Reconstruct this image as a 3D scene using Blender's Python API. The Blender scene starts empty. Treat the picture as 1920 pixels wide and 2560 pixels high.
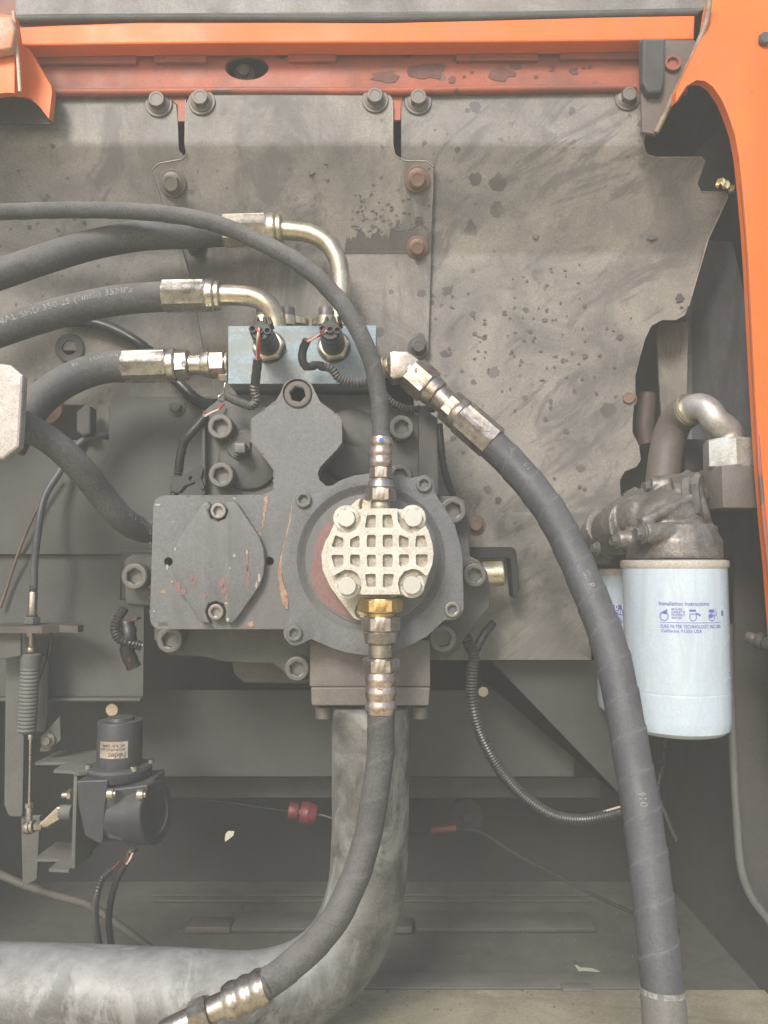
import bpy, bmesh, math, random
from mathutils import Vector, Matrix, Quaternion
R = math.radians
random.seed(7)
scene = bpy.context.scene
COL = scene.collection

# ------------------------------------------------------------------ camera
FPX, CX, CY, CAMD, CAMZ, PITCH = 1925.0, 960.0, 1280.0, 0.77, 1.5, R(4.0)
CAM = Vector((0, -CAMD, CAMZ))
FWD = Vector((0, math.cos(PITCH), math.sin(PITCH)))
UP = Vector((0, -math.sin(PITCH), math.cos(PITCH)))
cd = bpy.data.cameras.new('camera')
cam = bpy.data.objects.new('camera', cd)
COL.objects.link(cam)
cam.location = CAM
cam.rotation_euler = (R(90) + PITCH, 0, 0)
cd.sensor_fit = 'VERTICAL'
cd.sensor_height = 24
cd.lens = 24 * FPX / 2560
cd.clip_start = 0.01
cd.clip_end = 200
scene.camera = cam

# ------------------------------------------------------------------ world, sun, exposure
SUN_EL, SUN_AZ = R(34), R(-20)      # azimuth from straight behind the camera, towards the left
w = bpy.data.worlds.new('World')
scene.world = w
w.use_nodes = True
nt = w.node_tree
bg = nt.nodes['Background']
sky = nt.nodes.new('ShaderNodeTexSky')
sky.sky_type = 'NISHITA'
sky.sun_disc = False
sky.sun_elevation = SUN_EL
sky.sun_rotation = R(180) + SUN_AZ * -1
sky.air_density = 1.0
sky.dust_density = 1.5
sky.ozone_density = 1.0
nt.links.new(sky.outputs[0], bg.inputs['Color'])
bg.inputs['Strength'].default_value = 0.12
sd = bpy.data.lights.new('sun', 'SUN')
sd.energy = 2.2
sd.angle = R(18)
sd.color = (1, .965, .91)
sun = bpy.data.objects.new('sun', sd)
COL.objects.link(sun)
sdir = Vector((math.sin(SUN_AZ) * math.cos(SUN_EL), -math.cos(SUN_AZ) * math.cos(SUN_EL), math.sin(SUN_EL)))
sun.rotation_euler = sdir.to_track_quat('Z', 'Y').to_euler()
scene.view_settings.view_transform = 'Standard'
scene.view_settings.look = 'None'
scene.view_settings.exposure = 0.85
scene.view_settings.gamma = 1
scene.render.engine = 'CYCLES'
scene.cycles.use_denoising = True
scene.cycles.max_bounces = 8
scene.cycles.volume_bounces = 1
HAZE_DENSITY = 0.10


# ------------------------------------------------------------------ helpers
def at(px, py, Y):
    d = Vector(((px - CX) / FPX, 0, 0)) + FWD + UP * ((CY - py) / FPX)
    return CAM + d * ((Y + CAMD) / d.y)


def mpp(px, py, Y):
    return (at(px, py, Y) - CAM).dot(FWD) / FPX


def link(o):
    COL.objects.link(o)
    return o


def setp(o, parent):
    if parent is not None:
        o.parent = parent
        o.matrix_parent_inverse = Matrix.Translation(-parent_loc(parent))
    return o


def parent_loc(p):
    v = Vector(p.location)
    while p.parent is not None:
        p = p.parent
    return v if p is None else (v if v.length else Vector((0, 0, 0)))


def T(name, label, cat, loc=None, group=None):
    o = bpy.data.objects.new(name, None)
    o.empty_display_size = .02
    o.location = loc if loc is not None else (0, 0, 0)
    o['label'] = label
    o['category'] = cat
    if group:
        o['group'] = group
    return link(o)


def tag(o, label, cat, group=None):
    o['label'] = label
    o['category'] = cat
    if group:
        o['group'] = group
    return o


def smooth(bm, ang=35):
    bm.normal_update()
    a = R(ang)
    for f in bm.faces:
        f.smooth = True
    for e in bm.edges:
        if len(e.link_faces) == 2 and e.calc_face_angle(0) > a:
            e.smooth = False


def obj(name, bm, m, parent=None, ang=35, label=None):
    bmesh.ops.recalc_face_normals(bm, faces=bm.faces)
    smooth(bm, ang)
    me = bpy.data.meshes.new(name)
    bm.to_mesh(me)
    bm.free()
    if m is not None:
        me.materials.append(m)
    o = bpy.data.objects.new(name, me)
    link(o)
    if parent is not None:
        o.parent = parent
        if parent.type == 'EMPTY':
            o.matrix_parent_inverse = Matrix.Translation(-Vector(parent.location))
    if label:
        o['label'] = label
    return o


def rnd(poly, n=5):
    """poly of (x, y) or (x, y, r): corners with r are filleted"""
    out = []
    N = len(poly)
    for i, p in enumerate(poly):
        if len(p) < 3 or p[2] <= 0:
            out.append((p[0], p[1]))
            continue
        a, b, c = Vector(poly[i - 1][:2]), Vector(p[:2]), Vector(poly[(i + 1) % N][:2])
        u, v = (a - b), (c - b)
        lu, lv = u.length, v.length
        u.normalize()
        v.normalize()
        th = math.acos(max(-1, min(1, u.dot(v)))) / 2
        d = min(p[2] / max(math.tan(th), 1e-3), lu * .49, lv * .49)
        p0, p1 = b + u * d, b + v * d
        for k in range(n + 1):
            t = k / n
            q = p0 * (1 - t) ** 2 + b * 2 * t * (1 - t) + p1 * t * t
            out.append((q.x, q.y))
    return out


def circ(x, y, r, n=24, ry=None):
    ry = ry or r
    return [(x + r * math.cos(2 * math.pi * k / n), y + ry * math.sin(2 * math.pi * k / n)) for k in range(n)]


def sharp_edges(bm, ang=40):
    bm.normal_update()
    return [e for e in bm.edges if len(e.link_faces) == 2 and e.calc_face_angle(0) > R(ang)]


def plate_bm(poly, Y, thick, holes=(), bevel=.001, seg=2):
    """front-facing plate traced at depth Y, thick metres deep behind it"""
    bm = bmesh.new()
    loops = [rnd(poly)] + [list(h) for h in holes]
    if len(loops) == 1:
        vs = [bm.verts.new(at(x, y, Y)) for x, y in loops[0]]
        fs = [bm.faces.new(vs)]
    else:
        es = []
        for lp in loops:
            vs = [bm.verts.new(at(x, y, Y)) for x, y in lp]
            for i in range(len(vs)):
                es.append(bm.edges.new((vs[i - 1], vs[i])))
        bmesh.ops.triangle_fill(bm, edges=es, use_beauty=True, use_dissolve=False)
        fs = list(bm.faces)
    r = bmesh.ops.extrude_face_region(bm, geom=fs)
    ev = [g for g in r['geom'] if isinstance(g, bmesh.types.BMVert)]
    bmesh.ops.translate(bm, verts=ev, vec=(0, thick, 0))
    bmesh.ops.recalc_face_normals(bm, faces=bm.faces)
    if bevel:
        es = [e for e in sharp_edges(bm) if max(v.co.y for v in e.verts) < Y + thick * .5]
        try:
            bmesh.ops.bevel(bm, geom=es, offset=bevel, segments=seg, profile=.5, affect='EDGES', clamp_overlap=True)
        except Exception:
            pass
    return bm


def plate(name, poly, Y, thick, m, parent=None, holes=(), bevel=.001, seg=2, label=None):
    return obj(name, plate_bm(poly, Y, thick, holes, bevel, seg), m, parent, 18, label)


def prof_fn(prof, bend=10):
    def f(y):
        if y <= prof[0][0]:
            return prof[0][1]
        for (a, A), (b, B) in zip(prof, prof[1:]):
            if y <= b:
                return A + (B - A) * (y - a) / (b - a)
        return prof[-1][1]

    def g(y):
        return sum(f(y + d * bend) for d in (-1, -.66, -.33, 0, .33, .66, 1)) / 7
    return g


def folded(name, poly, prof, thick, m, parent=None, bend=10, xprof=None, label=None):
    """sheet folded along level creases: prof gives depth against picture height"""
    bm = bmesh.new()
    pts = rnd(poly)
    vs = [bm.verts.new((x, y, 0)) for x, y in pts]
    bm.faces.new(vs)
    cuts = []
    for y, _ in prof[1:-1]:
        cuts += [y - bend, y - bend / 2, y, y + bend / 2, y + bend]
    ys = [p[1] for p in pts]
    for y in cuts + [min(ys) + (max(ys) - min(ys)) * k / 8 for k in range(1, 8)]:
        bmesh.ops.bisect_plane(bm, geom=bm.verts[:] + bm.edges[:] + bm.faces[:], plane_co=(0, y, 0), plane_no=(0, 1, 0))
    if xprof:
        for x in xprof[0]:
            bmesh.ops.bisect_plane(bm, geom=bm.verts[:] + bm.edges[:] + bm.faces[:], plane_co=(x, 0, 0), plane_no=(1, 0, 0))
    bmesh.ops.triangulate(bm, faces=bm.faces[:])
    g = prof_fn(prof, bend)
    for v in bm.verts:
        Y = g(v.co.y)
        if xprof:
            Y += xprof[1](v.co.x, v.co.y)
        v.co = at(v.co.x, v.co.y, Y)
    r = bmesh.ops.extrude_face_region(bm, geom=bm.faces[:])
    bmesh.ops.translate(bm, verts=[q for q in r['geom'] if isinstance(q, bmesh.types.BMVert)], vec=(0, thick, thick * .2))
    return obj(name, bm, m, parent, 20, label)


def lathe_bm(bm, p0, ax, prof, n=32, roll=0, hexes=()):
    """prof: list of (s, r) along ax from p0; r negative magnitude not allowed. hexes: indices with 6-sided rings"""
    ax = Vector(ax).normalized()
    q = ax.to_track_quat('Z', 'Y')
    ux, uy = q @ Vector((1, 0, 0)), q @ Vector((0, 1, 0))
    rings = []
    for i, (s, r) in enumerate(prof):
        ring = []
        for k in range(n):
            a = 2 * math.pi * k / n + roll
            rr = r
            if i in hexes:
                b = (a - roll) % (math.pi / 3) - math.pi / 6
                rr = r * math.cos(math.pi / 6) / math.cos(b)
            ring.append(bm.verts.new(p0 + ax * s + (ux * math.cos(a) + uy * math.sin(a)) * max(rr, 1e-5)))
        rings.append(ring)
    for a, b in zip(rings, rings[1:]):
        for k in range(n):
            bm.faces.new((a[k], a[(k + 1) % n], b[(k + 1) % n], b[k]))
    for ring in (rings[0], rings[-1]):
        bm.faces.new(ring)
    return bm


def lathe(name, p0, ax, prof, m, parent=None, n=32, roll=0, hexes=(), ang=30, label=None):
    return obj(name, lathe_bm(bmesh.new(), Vector(p0), ax, prof, n, roll, hexes), m, parent, ang, label)


def hexnut(name, p0, ax, L, r, m, parent=None, roll=0, ch=.12, label=None):
    """hexagonal nut of corner radius r with chamfered corners"""
    c = r * ch
    bm = bmesh.new()
    lathe_bm(bm, Vector(p0), ax, [(0, r * .86), (c * .6, r), (L - c * .6, r), (L, r * .86)], 36, roll, (1, 2))
    return obj(name, bm, m, parent, 25, label)


def spline(pts, n=12):
    P = [Vector(p) for p in pts]
    P = [P[0] * 2 - P[1]] + P + [P[-1] * 2 - P[-2]]
    out = []
    for i in range(1, len(P) - 2):
        p0, p1, p2, p3 = P[i - 1:i + 3]
        t0 = 0
        t1 = t0 + max((p1 - p0).length, 1e-6) ** .5
        t2 = t1 + max((p2 - p1).length, 1e-6) ** .5
        t3 = t2 + max((p3 - p2).length, 1e-6) ** .5
        for k in range(n):
            t = t1 + (t2 - t1) * k / n
            a1 = p0 * ((t1 - t) / (t1 - t0)) + p1 * ((t - t0) / (t1 - t0))
            a2 = p1 * ((t2 - t) / (t2 - t1)) + p2 * ((t - t1) / (t2 - t1))
            a3 = p2 * ((t3 - t) / (t3 - t2)) + p3 * ((t - t2) / (t3 - t2))
            b1 = a1 * ((t2 - t) / (t2 - t0)) + a2 * ((t - t0) / (t2 - t0))
            b2 = a2 * ((t3 - t) / (t3 - t1)) + a3 * ((t - t1) / (t3 - t1))
            out.append(b1 * ((t2 - t) / (t2 - t1)) + b2 * ((t - t1) / (t2 - t1)))
    out.append(P[-2].copy())
    return out


def resample(path, step):
    S = [0]
    for a, b in zip(path, path[1:]):
        S.append(S[-1] + (b - a).length)
    n = max(2, int(S[-1] / step))
    out, j = [], 0
    for i in range(n + 1):
        s = S[-1] * i / n
        while j < len(S) - 2 and S[j + 1] < s:
            j += 1
        t = (s - S[j]) / max(S[j + 1] - S[j], 1e-9)
        out.append(path[j].lerp(path[j + 1], t))
    return out, S[-1]


def frames(P):
    T_ = [(P[min(i + 1, len(P) - 1)] - P[max(i - 1, 0)]).normalized() for i in range(len(P))]
    n = T_[0].cross(Vector((0.3, 0.9, 0.2))).normalized()
    N = []
    for t in T_:
        n = (n - t * n.dot(t)).normalized()
        N.append(n)
    return T_, N


def tube(name, pts, r, m, parent=None, n=20, step=.006, corr=None, helix=None, closed_path=False, rfun=None, label=None, raw=False):
    """round tube along a smooth path. corr=(pitch, depth) makes it corrugated"""
    path = spline(pts) if not raw else [Vector(p) for p in pts]
    if corr:
        step = corr[0] / 4
    if helix:
        step = helix[0] / 14
    P, L = resample(path, step)
    T_, N = frames(P)
    bm = bmesh.new()
    uvl = bm.loops.layers.uv.new('UVMap')
    rings = []
    for i, (p, t, nn) in enumerate(zip(P, T_, N)):
        b = t.cross(nn)
        rr = r
        s = L * i / (len(P) - 1)
        if rfun:
            rr = rfun(s, L)
        if corr:
            ph = i % 4
            rr = r - corr[1] * (1, .5, 0, .5)[ph]
        ring = []
        for k in range(n):
            r2 = rr
            if helix:
                q = (s / helix[0] - k / n) % 1.0
                r2 += helix[1] * (1 - q) ** 2
            ring.append(bm.verts.new(p + (nn * math.cos(2 * math.pi * k / n) + b * math.sin(2 * math.pi * k / n)) * r2))
        rings.append(ring)
    for i in range(len(rings) - 1):
        a, c = rings[i], rings[i + 1]
        s0, s1 = L * i / (len(P) - 1), L * (i + 1) / (len(P) - 1)
        for k in range(n):
            f = bm.faces.new((a[k], a[(k + 1) % n], c[(k + 1) % n], c[k]))
            for lp, uv in zip(f.loops, ((s0, k / n), (s0, (k + 1) / n), (s1, (k + 1) / n), (s1, k / n))):
                lp[uvl].uv = uv
    bm.faces.new(rings[0])
    bm.faces.new(rings[-1])
    return obj(name, bm, m, parent, 50, label)


def pts3(lst, Y=None):
    """(px, py, Y) list -> points; a shared Y may be given"""
    return [at(*(p if len(p) == 3 else (p[0], p[1], Y))) for p in lst]


def text_mesh(s, size, bold=0):
    c = bpy.data.curves.new('t', 'FONT')
    c.offset = bold * size
    c.body = s
    c.size = size
    c.resolution_u = 2
    o = bpy.data.objects.new('t', c)
    link(o)
    dg = bpy.context.evaluated_depsgraph_get()
    me = bpy.data.meshes.new_from_object(o.evaluated_get(dg))
    bpy.data.objects.remove(o)
    bpy.data.curves.remove(c)
    return me


def text(name, s, size, fn, m, parent, bold=0, fit=None):
    me = text_mesh(s, size, bold)
    if fit:
        w_ = max(v.co.x for v in me.vertices)
        for v in me.vertices:
            v.co.x *= fit / w_
    bm = bmesh.new()
    bm.from_mesh(me)
    bpy.data.meshes.remove(me)
    bmesh.ops.triangulate(bm, faces=bm.faces[:])
    for v in bm.verts:
        v.co = fn(v.co.x, v.co.y)
    me = bpy.data.meshes.new(name)
    bm.to_mesh(me)
    bm.free()
    me.materials.append(m)
    o = bpy.data.objects.new(name, me)
    link(o)
    o.parent = parent
    if parent.type == 'EMPTY':
        o.matrix_parent_inverse = Matrix.Translation(-Vector(parent.location))
    return o


def text_on_tube(name, s, size, pts, r, s0, off, m, parent):
    """print running along a tube: s0 start in metres along it, off = angle up from the camera-facing side"""
    P, L = resample(spline(pts), .003)
    T_, _ = frames(P)

    def fn(x, y):
        u = min(max((s0 + x) / L, 0), 1) * (len(P) - 1)
        i = min(int(u), len(P) - 2)
        p = P[i].lerp(P[i + 1], u - i)
        t = T_[i]
        v = (CAM - p)
        nn = (v - t * v.dot(t)).normalized()
        b = nn.cross(t)
        if b.z < 0 and abs(b.z) > .2:
            b = -b
        a = off + y / r
        return p + (nn * math.cos(a) + b * math.sin(a)) * (r + .0003)
    return text(name, s, size, fn, m, parent)


# ---- hardware with shared meshes
def bolt_meshes():
    d = {}
    # socket cap screw: front face at origin looking along -Y, radius 1
    bm = bmesh.new()
    n = 36
    def ring(r, y, hexa=False):
        out = []
        for k in range(n):
            a = 2 * math.pi * k / n
            rr = r
            if hexa:
                b = a % (math.pi / 3) - math.pi / 6
                rr = r * math.cos(math.pi / 6) / math.cos(b)
            out.append(bm.verts.new((rr * math.cos(a), y, rr * math.sin(a))))
        return out
    rs = [ring(1, 1.35), ring(1, .14), ring(.95, .03), ring(.88, 0), ring(.66, 0), ring(.615, .05, True), ring(.6, .6, True)]
    for a, b in zip(rs, rs[1:]):
        for k in range(n):
            bm.faces.new((a[k], a[(k + 1) % n], b[(k + 1) % n], b[k]))
    bm.faces.new(rs[0])
    bm.faces.new(rs[-1])
    d['socket'] = bm
    # flange hex bolt: washer radius 1 lying on y=0
    bm = bmesh.new()
    ax = Vector((0, -1, 0))
    lathe_bm(bm, Vector((0, .02, 0)), ax, [(0, 1), (.14, 1), (.18, .96), (.18, .5)], 36)
    lathe_bm(bm, Vector((0, -.15, 0)), ax, [(0, .8), (.06, .8), (.16, .64), (.2, .5)], 36)
    lathe_bm(bm, Vector((0, -.2, 0)), ax, [(0, .62), (.50, .62), (.58, .54), (.585, .4), (.55, .37)], 36, 0, (0, 1))
    d['flange'] = bm
    # plain hex head radius 1 (corner), base on y=0
    bm = bmesh.new()
    lathe_bm(bm, Vector((0, 0, 0)), ax, [(0, 1), (.5, 1), (.6, .87), (.6, .5)], 36, .3, (0, 1))
    d['hex'] = bm
    out = {}
    for k, bm in d.items():
        bmesh.ops.recalc_face_normals(bm, faces=bm.faces)
        smooth(bm, 18)
        me = bpy.data.meshes.new(k + '_bolt')
        bm.to_mesh(me)
        bm.free()
        me.materials.append(None)
        out[k] = me
    return out


BM_ = bolt_meshes()


def bolt(kind, px, py, Y, rpx, m, parent, normal=(0, -1, 0), roll=None, name='bolt', depth=1.0, label=None):
    o = bpy.data.objects.new(name, BM_[kind])
    link(o)
    o.material_slots[0].link = 'OBJECT'
    o.material_slots[0].material = m
    s = rpx * mpp(px, py, Y)
    q = Vector(normal).normalized().to_track_quat('-Y', 'Z')
    roll = random.uniform(0, 6.3) if roll is None else roll
    q = q @ Quaternion((0, 1, 0), roll)
    M = Matrix.LocRotScale(at(px, py, Y), q, Vector((s, s * depth, s)))
    o.parent = parent
    if parent.type == 'EMPTY':
        o.matrix_parent_inverse = Matrix.Translation(-Vector(parent.location))
    o.matrix_basis = M
    if label:
        o['label'] = label
    return o


def blotches(name, spots, Y, m, parent, thick=.0004):
    """irregular flat flakes or stains lying on a front-facing surface"""
    bm = bmesh.new()
    for (x, y, rx, ry) in spots:
        n = 14
        vs = []
        for k in range(n):
            a = 2 * math.pi * k / n
            q = random.uniform(.6, 1.15)
            vs.append(bm.verts.new(at(x + rx * q * math.cos(a), y + ry * q * math.sin(a), Y if not callable(Y) else Y(y))))
        bm.faces.new(vs)
    r = bmesh.ops.extrude_face_region(bm, geom=bm.faces[:])
    bmesh.ops.translate(bm, verts=[g for g in r['geom'] if isinstance(g, bmesh.types.BMVert)], vec=(0, thick, 0))
    o = obj(name, bm, m, parent)
    o['kind'] = 'stuff'
    return o


def strip_px(line, wpx):
    """polyline (x, y) -> closed outline of given half width(s)"""
    L, Rr = [], []
    for i, p in enumerate(line):
        a, b = Vector(line[max(i - 1, 0)][:2]), Vector(line[min(i + 1, len(line) - 1)][:2])
        d = (b - a).normalized()
        n = Vector((-d.y, d.x))
        ww = p[2] if len(p) > 2 else wpx
        L.append((p[0] + n.x * ww, p[1] + n.y * ww))
        Rr.append((p[0] - n.x * ww, p[1] - n.y * ww))
    return L + Rr[::-1]


def box(name, x0, x1, y0, y1, z0, z1, m, parent=None, bevel=0, label=None):
    bm = bmesh.new()
    bmesh.ops.create_cube(bm, size=1, matrix=Matrix.LocRotScale(Vector(((x0 + x1) / 2, (y0 + y1) / 2, (z0 + z1) / 2)), None, Vector((x1 - x0, y1 - y0, z1 - z0))))
    if bevel:
        bmesh.ops.bevel(bm, geom=bm.edges[:], offset=bevel, segments=2, profile=.5, affect='EDGES')
    return obj(name, bm, m, parent, 35, label)


# ------------------------------------------------------------------ materials
def mat(name, c, rough=.5, metal=0.0, c2=None, vs=14, vamt=.5, grain=.12, bump=.15, spots=None, rust=None, dust=0.0, dustc=(.30, .27, .22), streak=None, coat=0, wrap=None):
    m = bpy.data.materials.new(name)
    m.use_nodes = True
    nt = m.node_tree
    N, Lk = nt.nodes, nt.links
    b = N['Principled BSDF']
    tc = N.new('ShaderNodeTexCoord')
    co = tc.outputs['Object']

    def noise(scale, detail=5, rg=.6, vec=co, dist=0):
        x = N.new('ShaderNodeTexNoise')
        x.inputs['Scale'].default_value = scale
        x.inputs['Detail'].default_value = detail
        x.inputs['Roughness'].default_value = rg
        x.inputs['Distortion'].default_value = dist
        Lk.new(vec, x.inputs['Vector'])
        return x.outputs['Fac']

    def rng(v, a, bb, lo=0, hi=1, sm=False):
        x = N.new('ShaderNodeMapRange')
        if sm:
            x.interpolation_type = 'SMOOTHSTEP'
        x.inputs['From Min'].default_value = a
        x.inputs['From Max'].default_value = bb
        x.inputs['To Min'].default_value = lo
        x.inputs['To Max'].default_value = hi
        Lk.new(v, x.inputs['Value'])
        return x.outputs[0]

    def mathn(op, a, bb):
        x = N.new('ShaderNodeMath')
        x.operation = op
        for i, v in enumerate((a, bb)):
            if isinstance(v, (int, float)):
                x.inputs[i].default_value = v
            else:
                Lk.new(v, x.inputs[i])
        return x.outputs[0]

    def mix(f, a, bb, mode='MIX'):
        x = N.new('ShaderNodeMix')
        x.data_type = 'RGBA'
        x.blend_type = mode
        if isinstance(f, (int, float)):
            x.inputs[0].default_value = f
        else:
            Lk.new(f, x.inputs[0])
        for i, v in ((6, a), (7, bb)):
            if isinstance(v, tuple):
                x.inputs[i].default_value = (*v[:3], 1)
            else:
                Lk.new(v, x.inputs[i])
        return x.outputs[2]
    if c2 is None:
        c2 = tuple(q * .6 for q in c)
    f = rng(noise(vs, 8, .68, dist=.6), .5 - .2, .5 + .2, 0, vamt * 2 if vamt < .5 else 1, True)
    col = mix(f, c, c2)
    fine = noise(520, 3, .7)
    col = mix(grain * 2, col, mix(rng(fine, .3, .7), (0, 0, 0), (1, 1, 1)), 'OVERLAY')
    rgh = rng(noise(vs * 2.3, 5), .3, .7, max(rough - .1, .05), min(rough + .12, 1))
    if streak:
        mp = N.new('ShaderNodeMapping')
        mp.inputs['Scale'].default_value = streak[1]
        if len(streak) > 3:
            mp.vector_type = 'TEXTURE'
        mp.inputs['Rotation'].default_value = streak[3] if len(streak) > 3 else (0, 0, 0)
        Lk.new(co, mp.inputs['Vector'])
        s = rng(noise(streak[0], 6, .7, mp.outputs[0], 1.6), .5, .62, 0, .75, True)
        col = mix(s, col, streak[2])
    if spots:
        for (sc, lo, hi, sc_col, amt) in spots:
            vx = N.new('ShaderNodeTexVoronoi')
            vx.inputs['Scale'].default_value = sc
            vx.inputs['Randomness'].default_value = 1
            dv = N.new('ShaderNodeVectorMath')
            dv.operation = 'MULTIPLY_ADD'
            nz = N.new('ShaderNodeTexNoise')
            nz.inputs['Scale'].default_value = sc * 4
            Lk.new(co, nz.inputs['Vector'])
            Lk.new(nz.outputs['Color'], dv.inputs[0])
            dv.inputs[1].default_value = (.35 / sc,) * 3
            Lk.new(co, dv.inputs[2])
            Lk.new(dv.outputs[0], vx.inputs['Vector'])
            sp = N.new('ShaderNodeSeparateColor')
            Lk.new(vx.outputs['Color'], sp.inputs[0])
            # radius differs from cell to cell and many cells have none
            rad = rng(sp.outputs[0], lo, 1.0, 0, hi)
            ins = rng(mathn('SUBTRACT', rad, vx.outputs['Distance']), 0, .03, 0, 1, True)
            patch = rng(noise(5, 3), .42, .58, .1, 1, True)
            k = mathn('MULTIPLY', mathn('MULTIPLY', ins, amt), patch)
            col = mix(k, col, sc_col)
            rgh = mathn('SUBTRACT', rgh, mathn('MULTIPLY', k, .2))
    mt = None
    if rust:
        (rs, rt, rc) = rust
        k = rng(noise(rs, 8, .7, dist=.6), rt, rt + .07, 0, 1, True)
        col = mix(k, col, mix(rng(noise(rs * 6), .35, .65), rc, tuple(q * .5 for q in rc)))
        rgh = mathn('ADD', rgh, mathn('MULTIPLY', k, .25))
        mt = mathn('SUBTRACT', metal, mathn('MULTIPLY', k, metal))
    if wrap:
        uv = N.new('ShaderNodeSeparateXYZ')
        Lk.new(tc.outputs['UV'], uv.inputs[0])
        fr = mathn('FRACT', mathn('SUBTRACT', mathn('ADD', mathn('DIVIDE', uv.outputs[0], wrap[0]), 100), uv.outputs[1]), 0)
        ln = rng(mathn('ABSOLUTE', mathn('SUBTRACT', fr, .5), 0), .455, .5, 0, 1, True)
        ln = mathn('MULTIPLY', mathn('MULTIPLY', ln, wrap[1]), rng(noise(30, 4), .4, .6, .3, 1))
    if wrap:
        col = mix(mathn('MULTIPLY', ln, .4), col, (.15, .145, .138))
    if dust:
        g = N.new('ShaderNodeNewGeometry')
        sx = N.new('ShaderNodeSeparateXYZ')
        Lk.new(g.outputs['Normal'], sx.inputs[0])
        k = mathn('MULTIPLY', rng(sx.outputs[2], -.1, .9, 0, 1), rng(noise(30, 6, .7), .3, .65, .35, 1))
        k = mathn('MULTIPLY', k, dust)
        col = mix(k, col, dustc)
        rgh = mathn('ADD', rgh, mathn('MULTIPLY', k, .3))
    Lk.new(col, b.inputs['Base Color'])
    Lk.new(rgh, b.inputs['Roughness'])
    if mt is not None:
        Lk.new(mt, b.inputs['Metallic'])
    else:
        b.inputs['Metallic'].default_value = metal
    if coat:
        b.inputs['Coat Weight'].default_value = coat
        b.inputs['Coat Roughness'].default_value = .15
    bp = N.new('ShaderNodeBump')
    bp.inputs['Strength'].default_value = bump
    bp.inputs['Distance'].default_value = .0012
    hgt = mathn('ADD', mathn('MULTIPLY', fine, .5), noise(140, 5, .65))
    if wrap:
        hgt = mathn('SUBTRACT', hgt, mathn('MULTIPLY', ln, 1.6))
    Lk.new(hgt, bp.inputs['Height'])
    Lk.new(bp.outputs[0], b.inputs['Normal'])
    return m


OIL = (.055, .05, .045)
m_plate = mat('dusty_grey_sheet', (.26, .233, .2), .62, 0, (.12, .109, .097), vs=8, spots=[(42, .62, .38, OIL, .75), (95, .6, .33, OIL, .8), (19, .86, .4, OIL, .6)], dust=.5, streak=(11, (1, 1, .3), (.10, .092, .082)), bump=.1)
m_plate_s = mat('smeared_grey_sheet', (.265, .238, .206), .56, 0, (.122, .112, .1), vs=10, spots=[(38, .55, .4, OIL, .8), (85, .5, .34, OIL, .85), (17, .8, .42, OIL, .65)], dust=.5, streak=(19, (3.6, 1, 1), (.10, .092, .084), (0, R(-38), 0)), bump=.1)
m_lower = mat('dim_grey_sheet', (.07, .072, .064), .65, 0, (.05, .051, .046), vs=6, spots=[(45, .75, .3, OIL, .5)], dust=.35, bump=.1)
m_low2 = mat('darkest_grey_sheet', (.05, .052, .047), .65, 0, (.034, .035, .031), vs=6, spots=[(50, .7, .35, (.03, .03, .027), .6)], dust=.3, bump=.1)  # darker base grey than the upper sheets
m_dark = mat('dark_painted_steel', (.035, .036, .035), .6, 0, (.02, .02, .02), dust=.35)
m_liner = mat('near_black_liner', (.022, .022, .021), .85, 0, (.012, .012, .012), vs=5)  # near-black base with faint random variation
m_sidew2 = mat('brown_dusty_gusset', (.14, .105, .085), .65, 0, (.09, .07, .06), vs=12, dust=.3)
m_stop = mat('dusty_rubber_stop', (.06, .06, .056), .7, 0, dust=.5)
m_sidew = mat('brown_dusty_liner', (.06, .05, .045), .6, 0, (.03, .03, .033), vs=5, dust=.2)
m_pump = mat('grey_pump_paint', (.132, .132, .134), .5, 0, (.112, .111, .112), vs=8, vamt=.4, rust=(16, .73, (.3, .14, .09)), dust=.45, bump=.3, streak=(12, (1, 1, .25), (.095, .092, .089)))
m_cast = mat('rough_grey_casting', (.117, .118, .121), .58, 0, (.096, .096, .098), vs=9, vamt=.4, dust=.4, bump=.55)
m_body = mat('dirty_dark_casting', (.075, .071, .066), .62, 0, (.042, .04, .038), vs=11, dust=.5, bump=.4)
m_port = mat('brown_grey_casting', (.15, .128, .114), .55, 0, (.09, .076, .068), vs=12, dust=.35, rust=(12, .66, (.13, .07, .05)), bump=.3)
m_capb = mat('worn_dark_bolt', (.15, .14, .13), .45, .35, (.085, .08, .075), vs=60, dust=.4)
m_capl = mat('worn_bright_bolt', (.3, .28, .26), .38, .7, (.16, .14, .125), vs=70, dust=.2)
m_bolt = mat('dusty_flange_bolt', (.20, .175, .15), .55, .3, (.11, .095, .08), vs=50, dust=.5)
m_boltr = mat('rusty_flange_bolt', (.23, .16, .12), .6, .25, (.15, .075, .05), vs=60, dust=.4)
m_boltd = mat('black_flange_bolt', (.07, .065, .06), .55, .2, dust=.4)
m_rub = mat('dusty_rubber_hose', (.078, .073, .072), .68, 0, (.045, .043, .043), vs=16, dust=.75, dustc=(.23, .21, .185), bump=.4,  grain=.25, rust=(24, .66, (.12, .108, .095)))
m_rubw = mat('cloth_marked_rubber_hose', (.078, .073, .072), .68, 0, (.045, .043, .043), vs=16, dust=.75, dustc=(.23, .21, .185), bump=.4, wrap=(.034, .35), grain=.25, rust=(24, .66, (.12, .108, .095)))
m_rubb = mat('wrapped_rubber_hose', (.056, .057, .063), .55, 0, (.037, .037, .041), vs=14, grain=.2, rust=(20, .68, (.12, .115, .108)), dust=.6, dustc=(.2, .19, .18), bump=.35, wrap=(.031, 1))
m_cond = mat('grey_plastic_conduit', (.062, .06, .057), .5, 0, dust=.6, dustc=(.3, .27, .23), bump=.1)
m_condb = mat('black_plastic_conduit', (.016, .016, .017), .38, 0, dust=.2)
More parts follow.
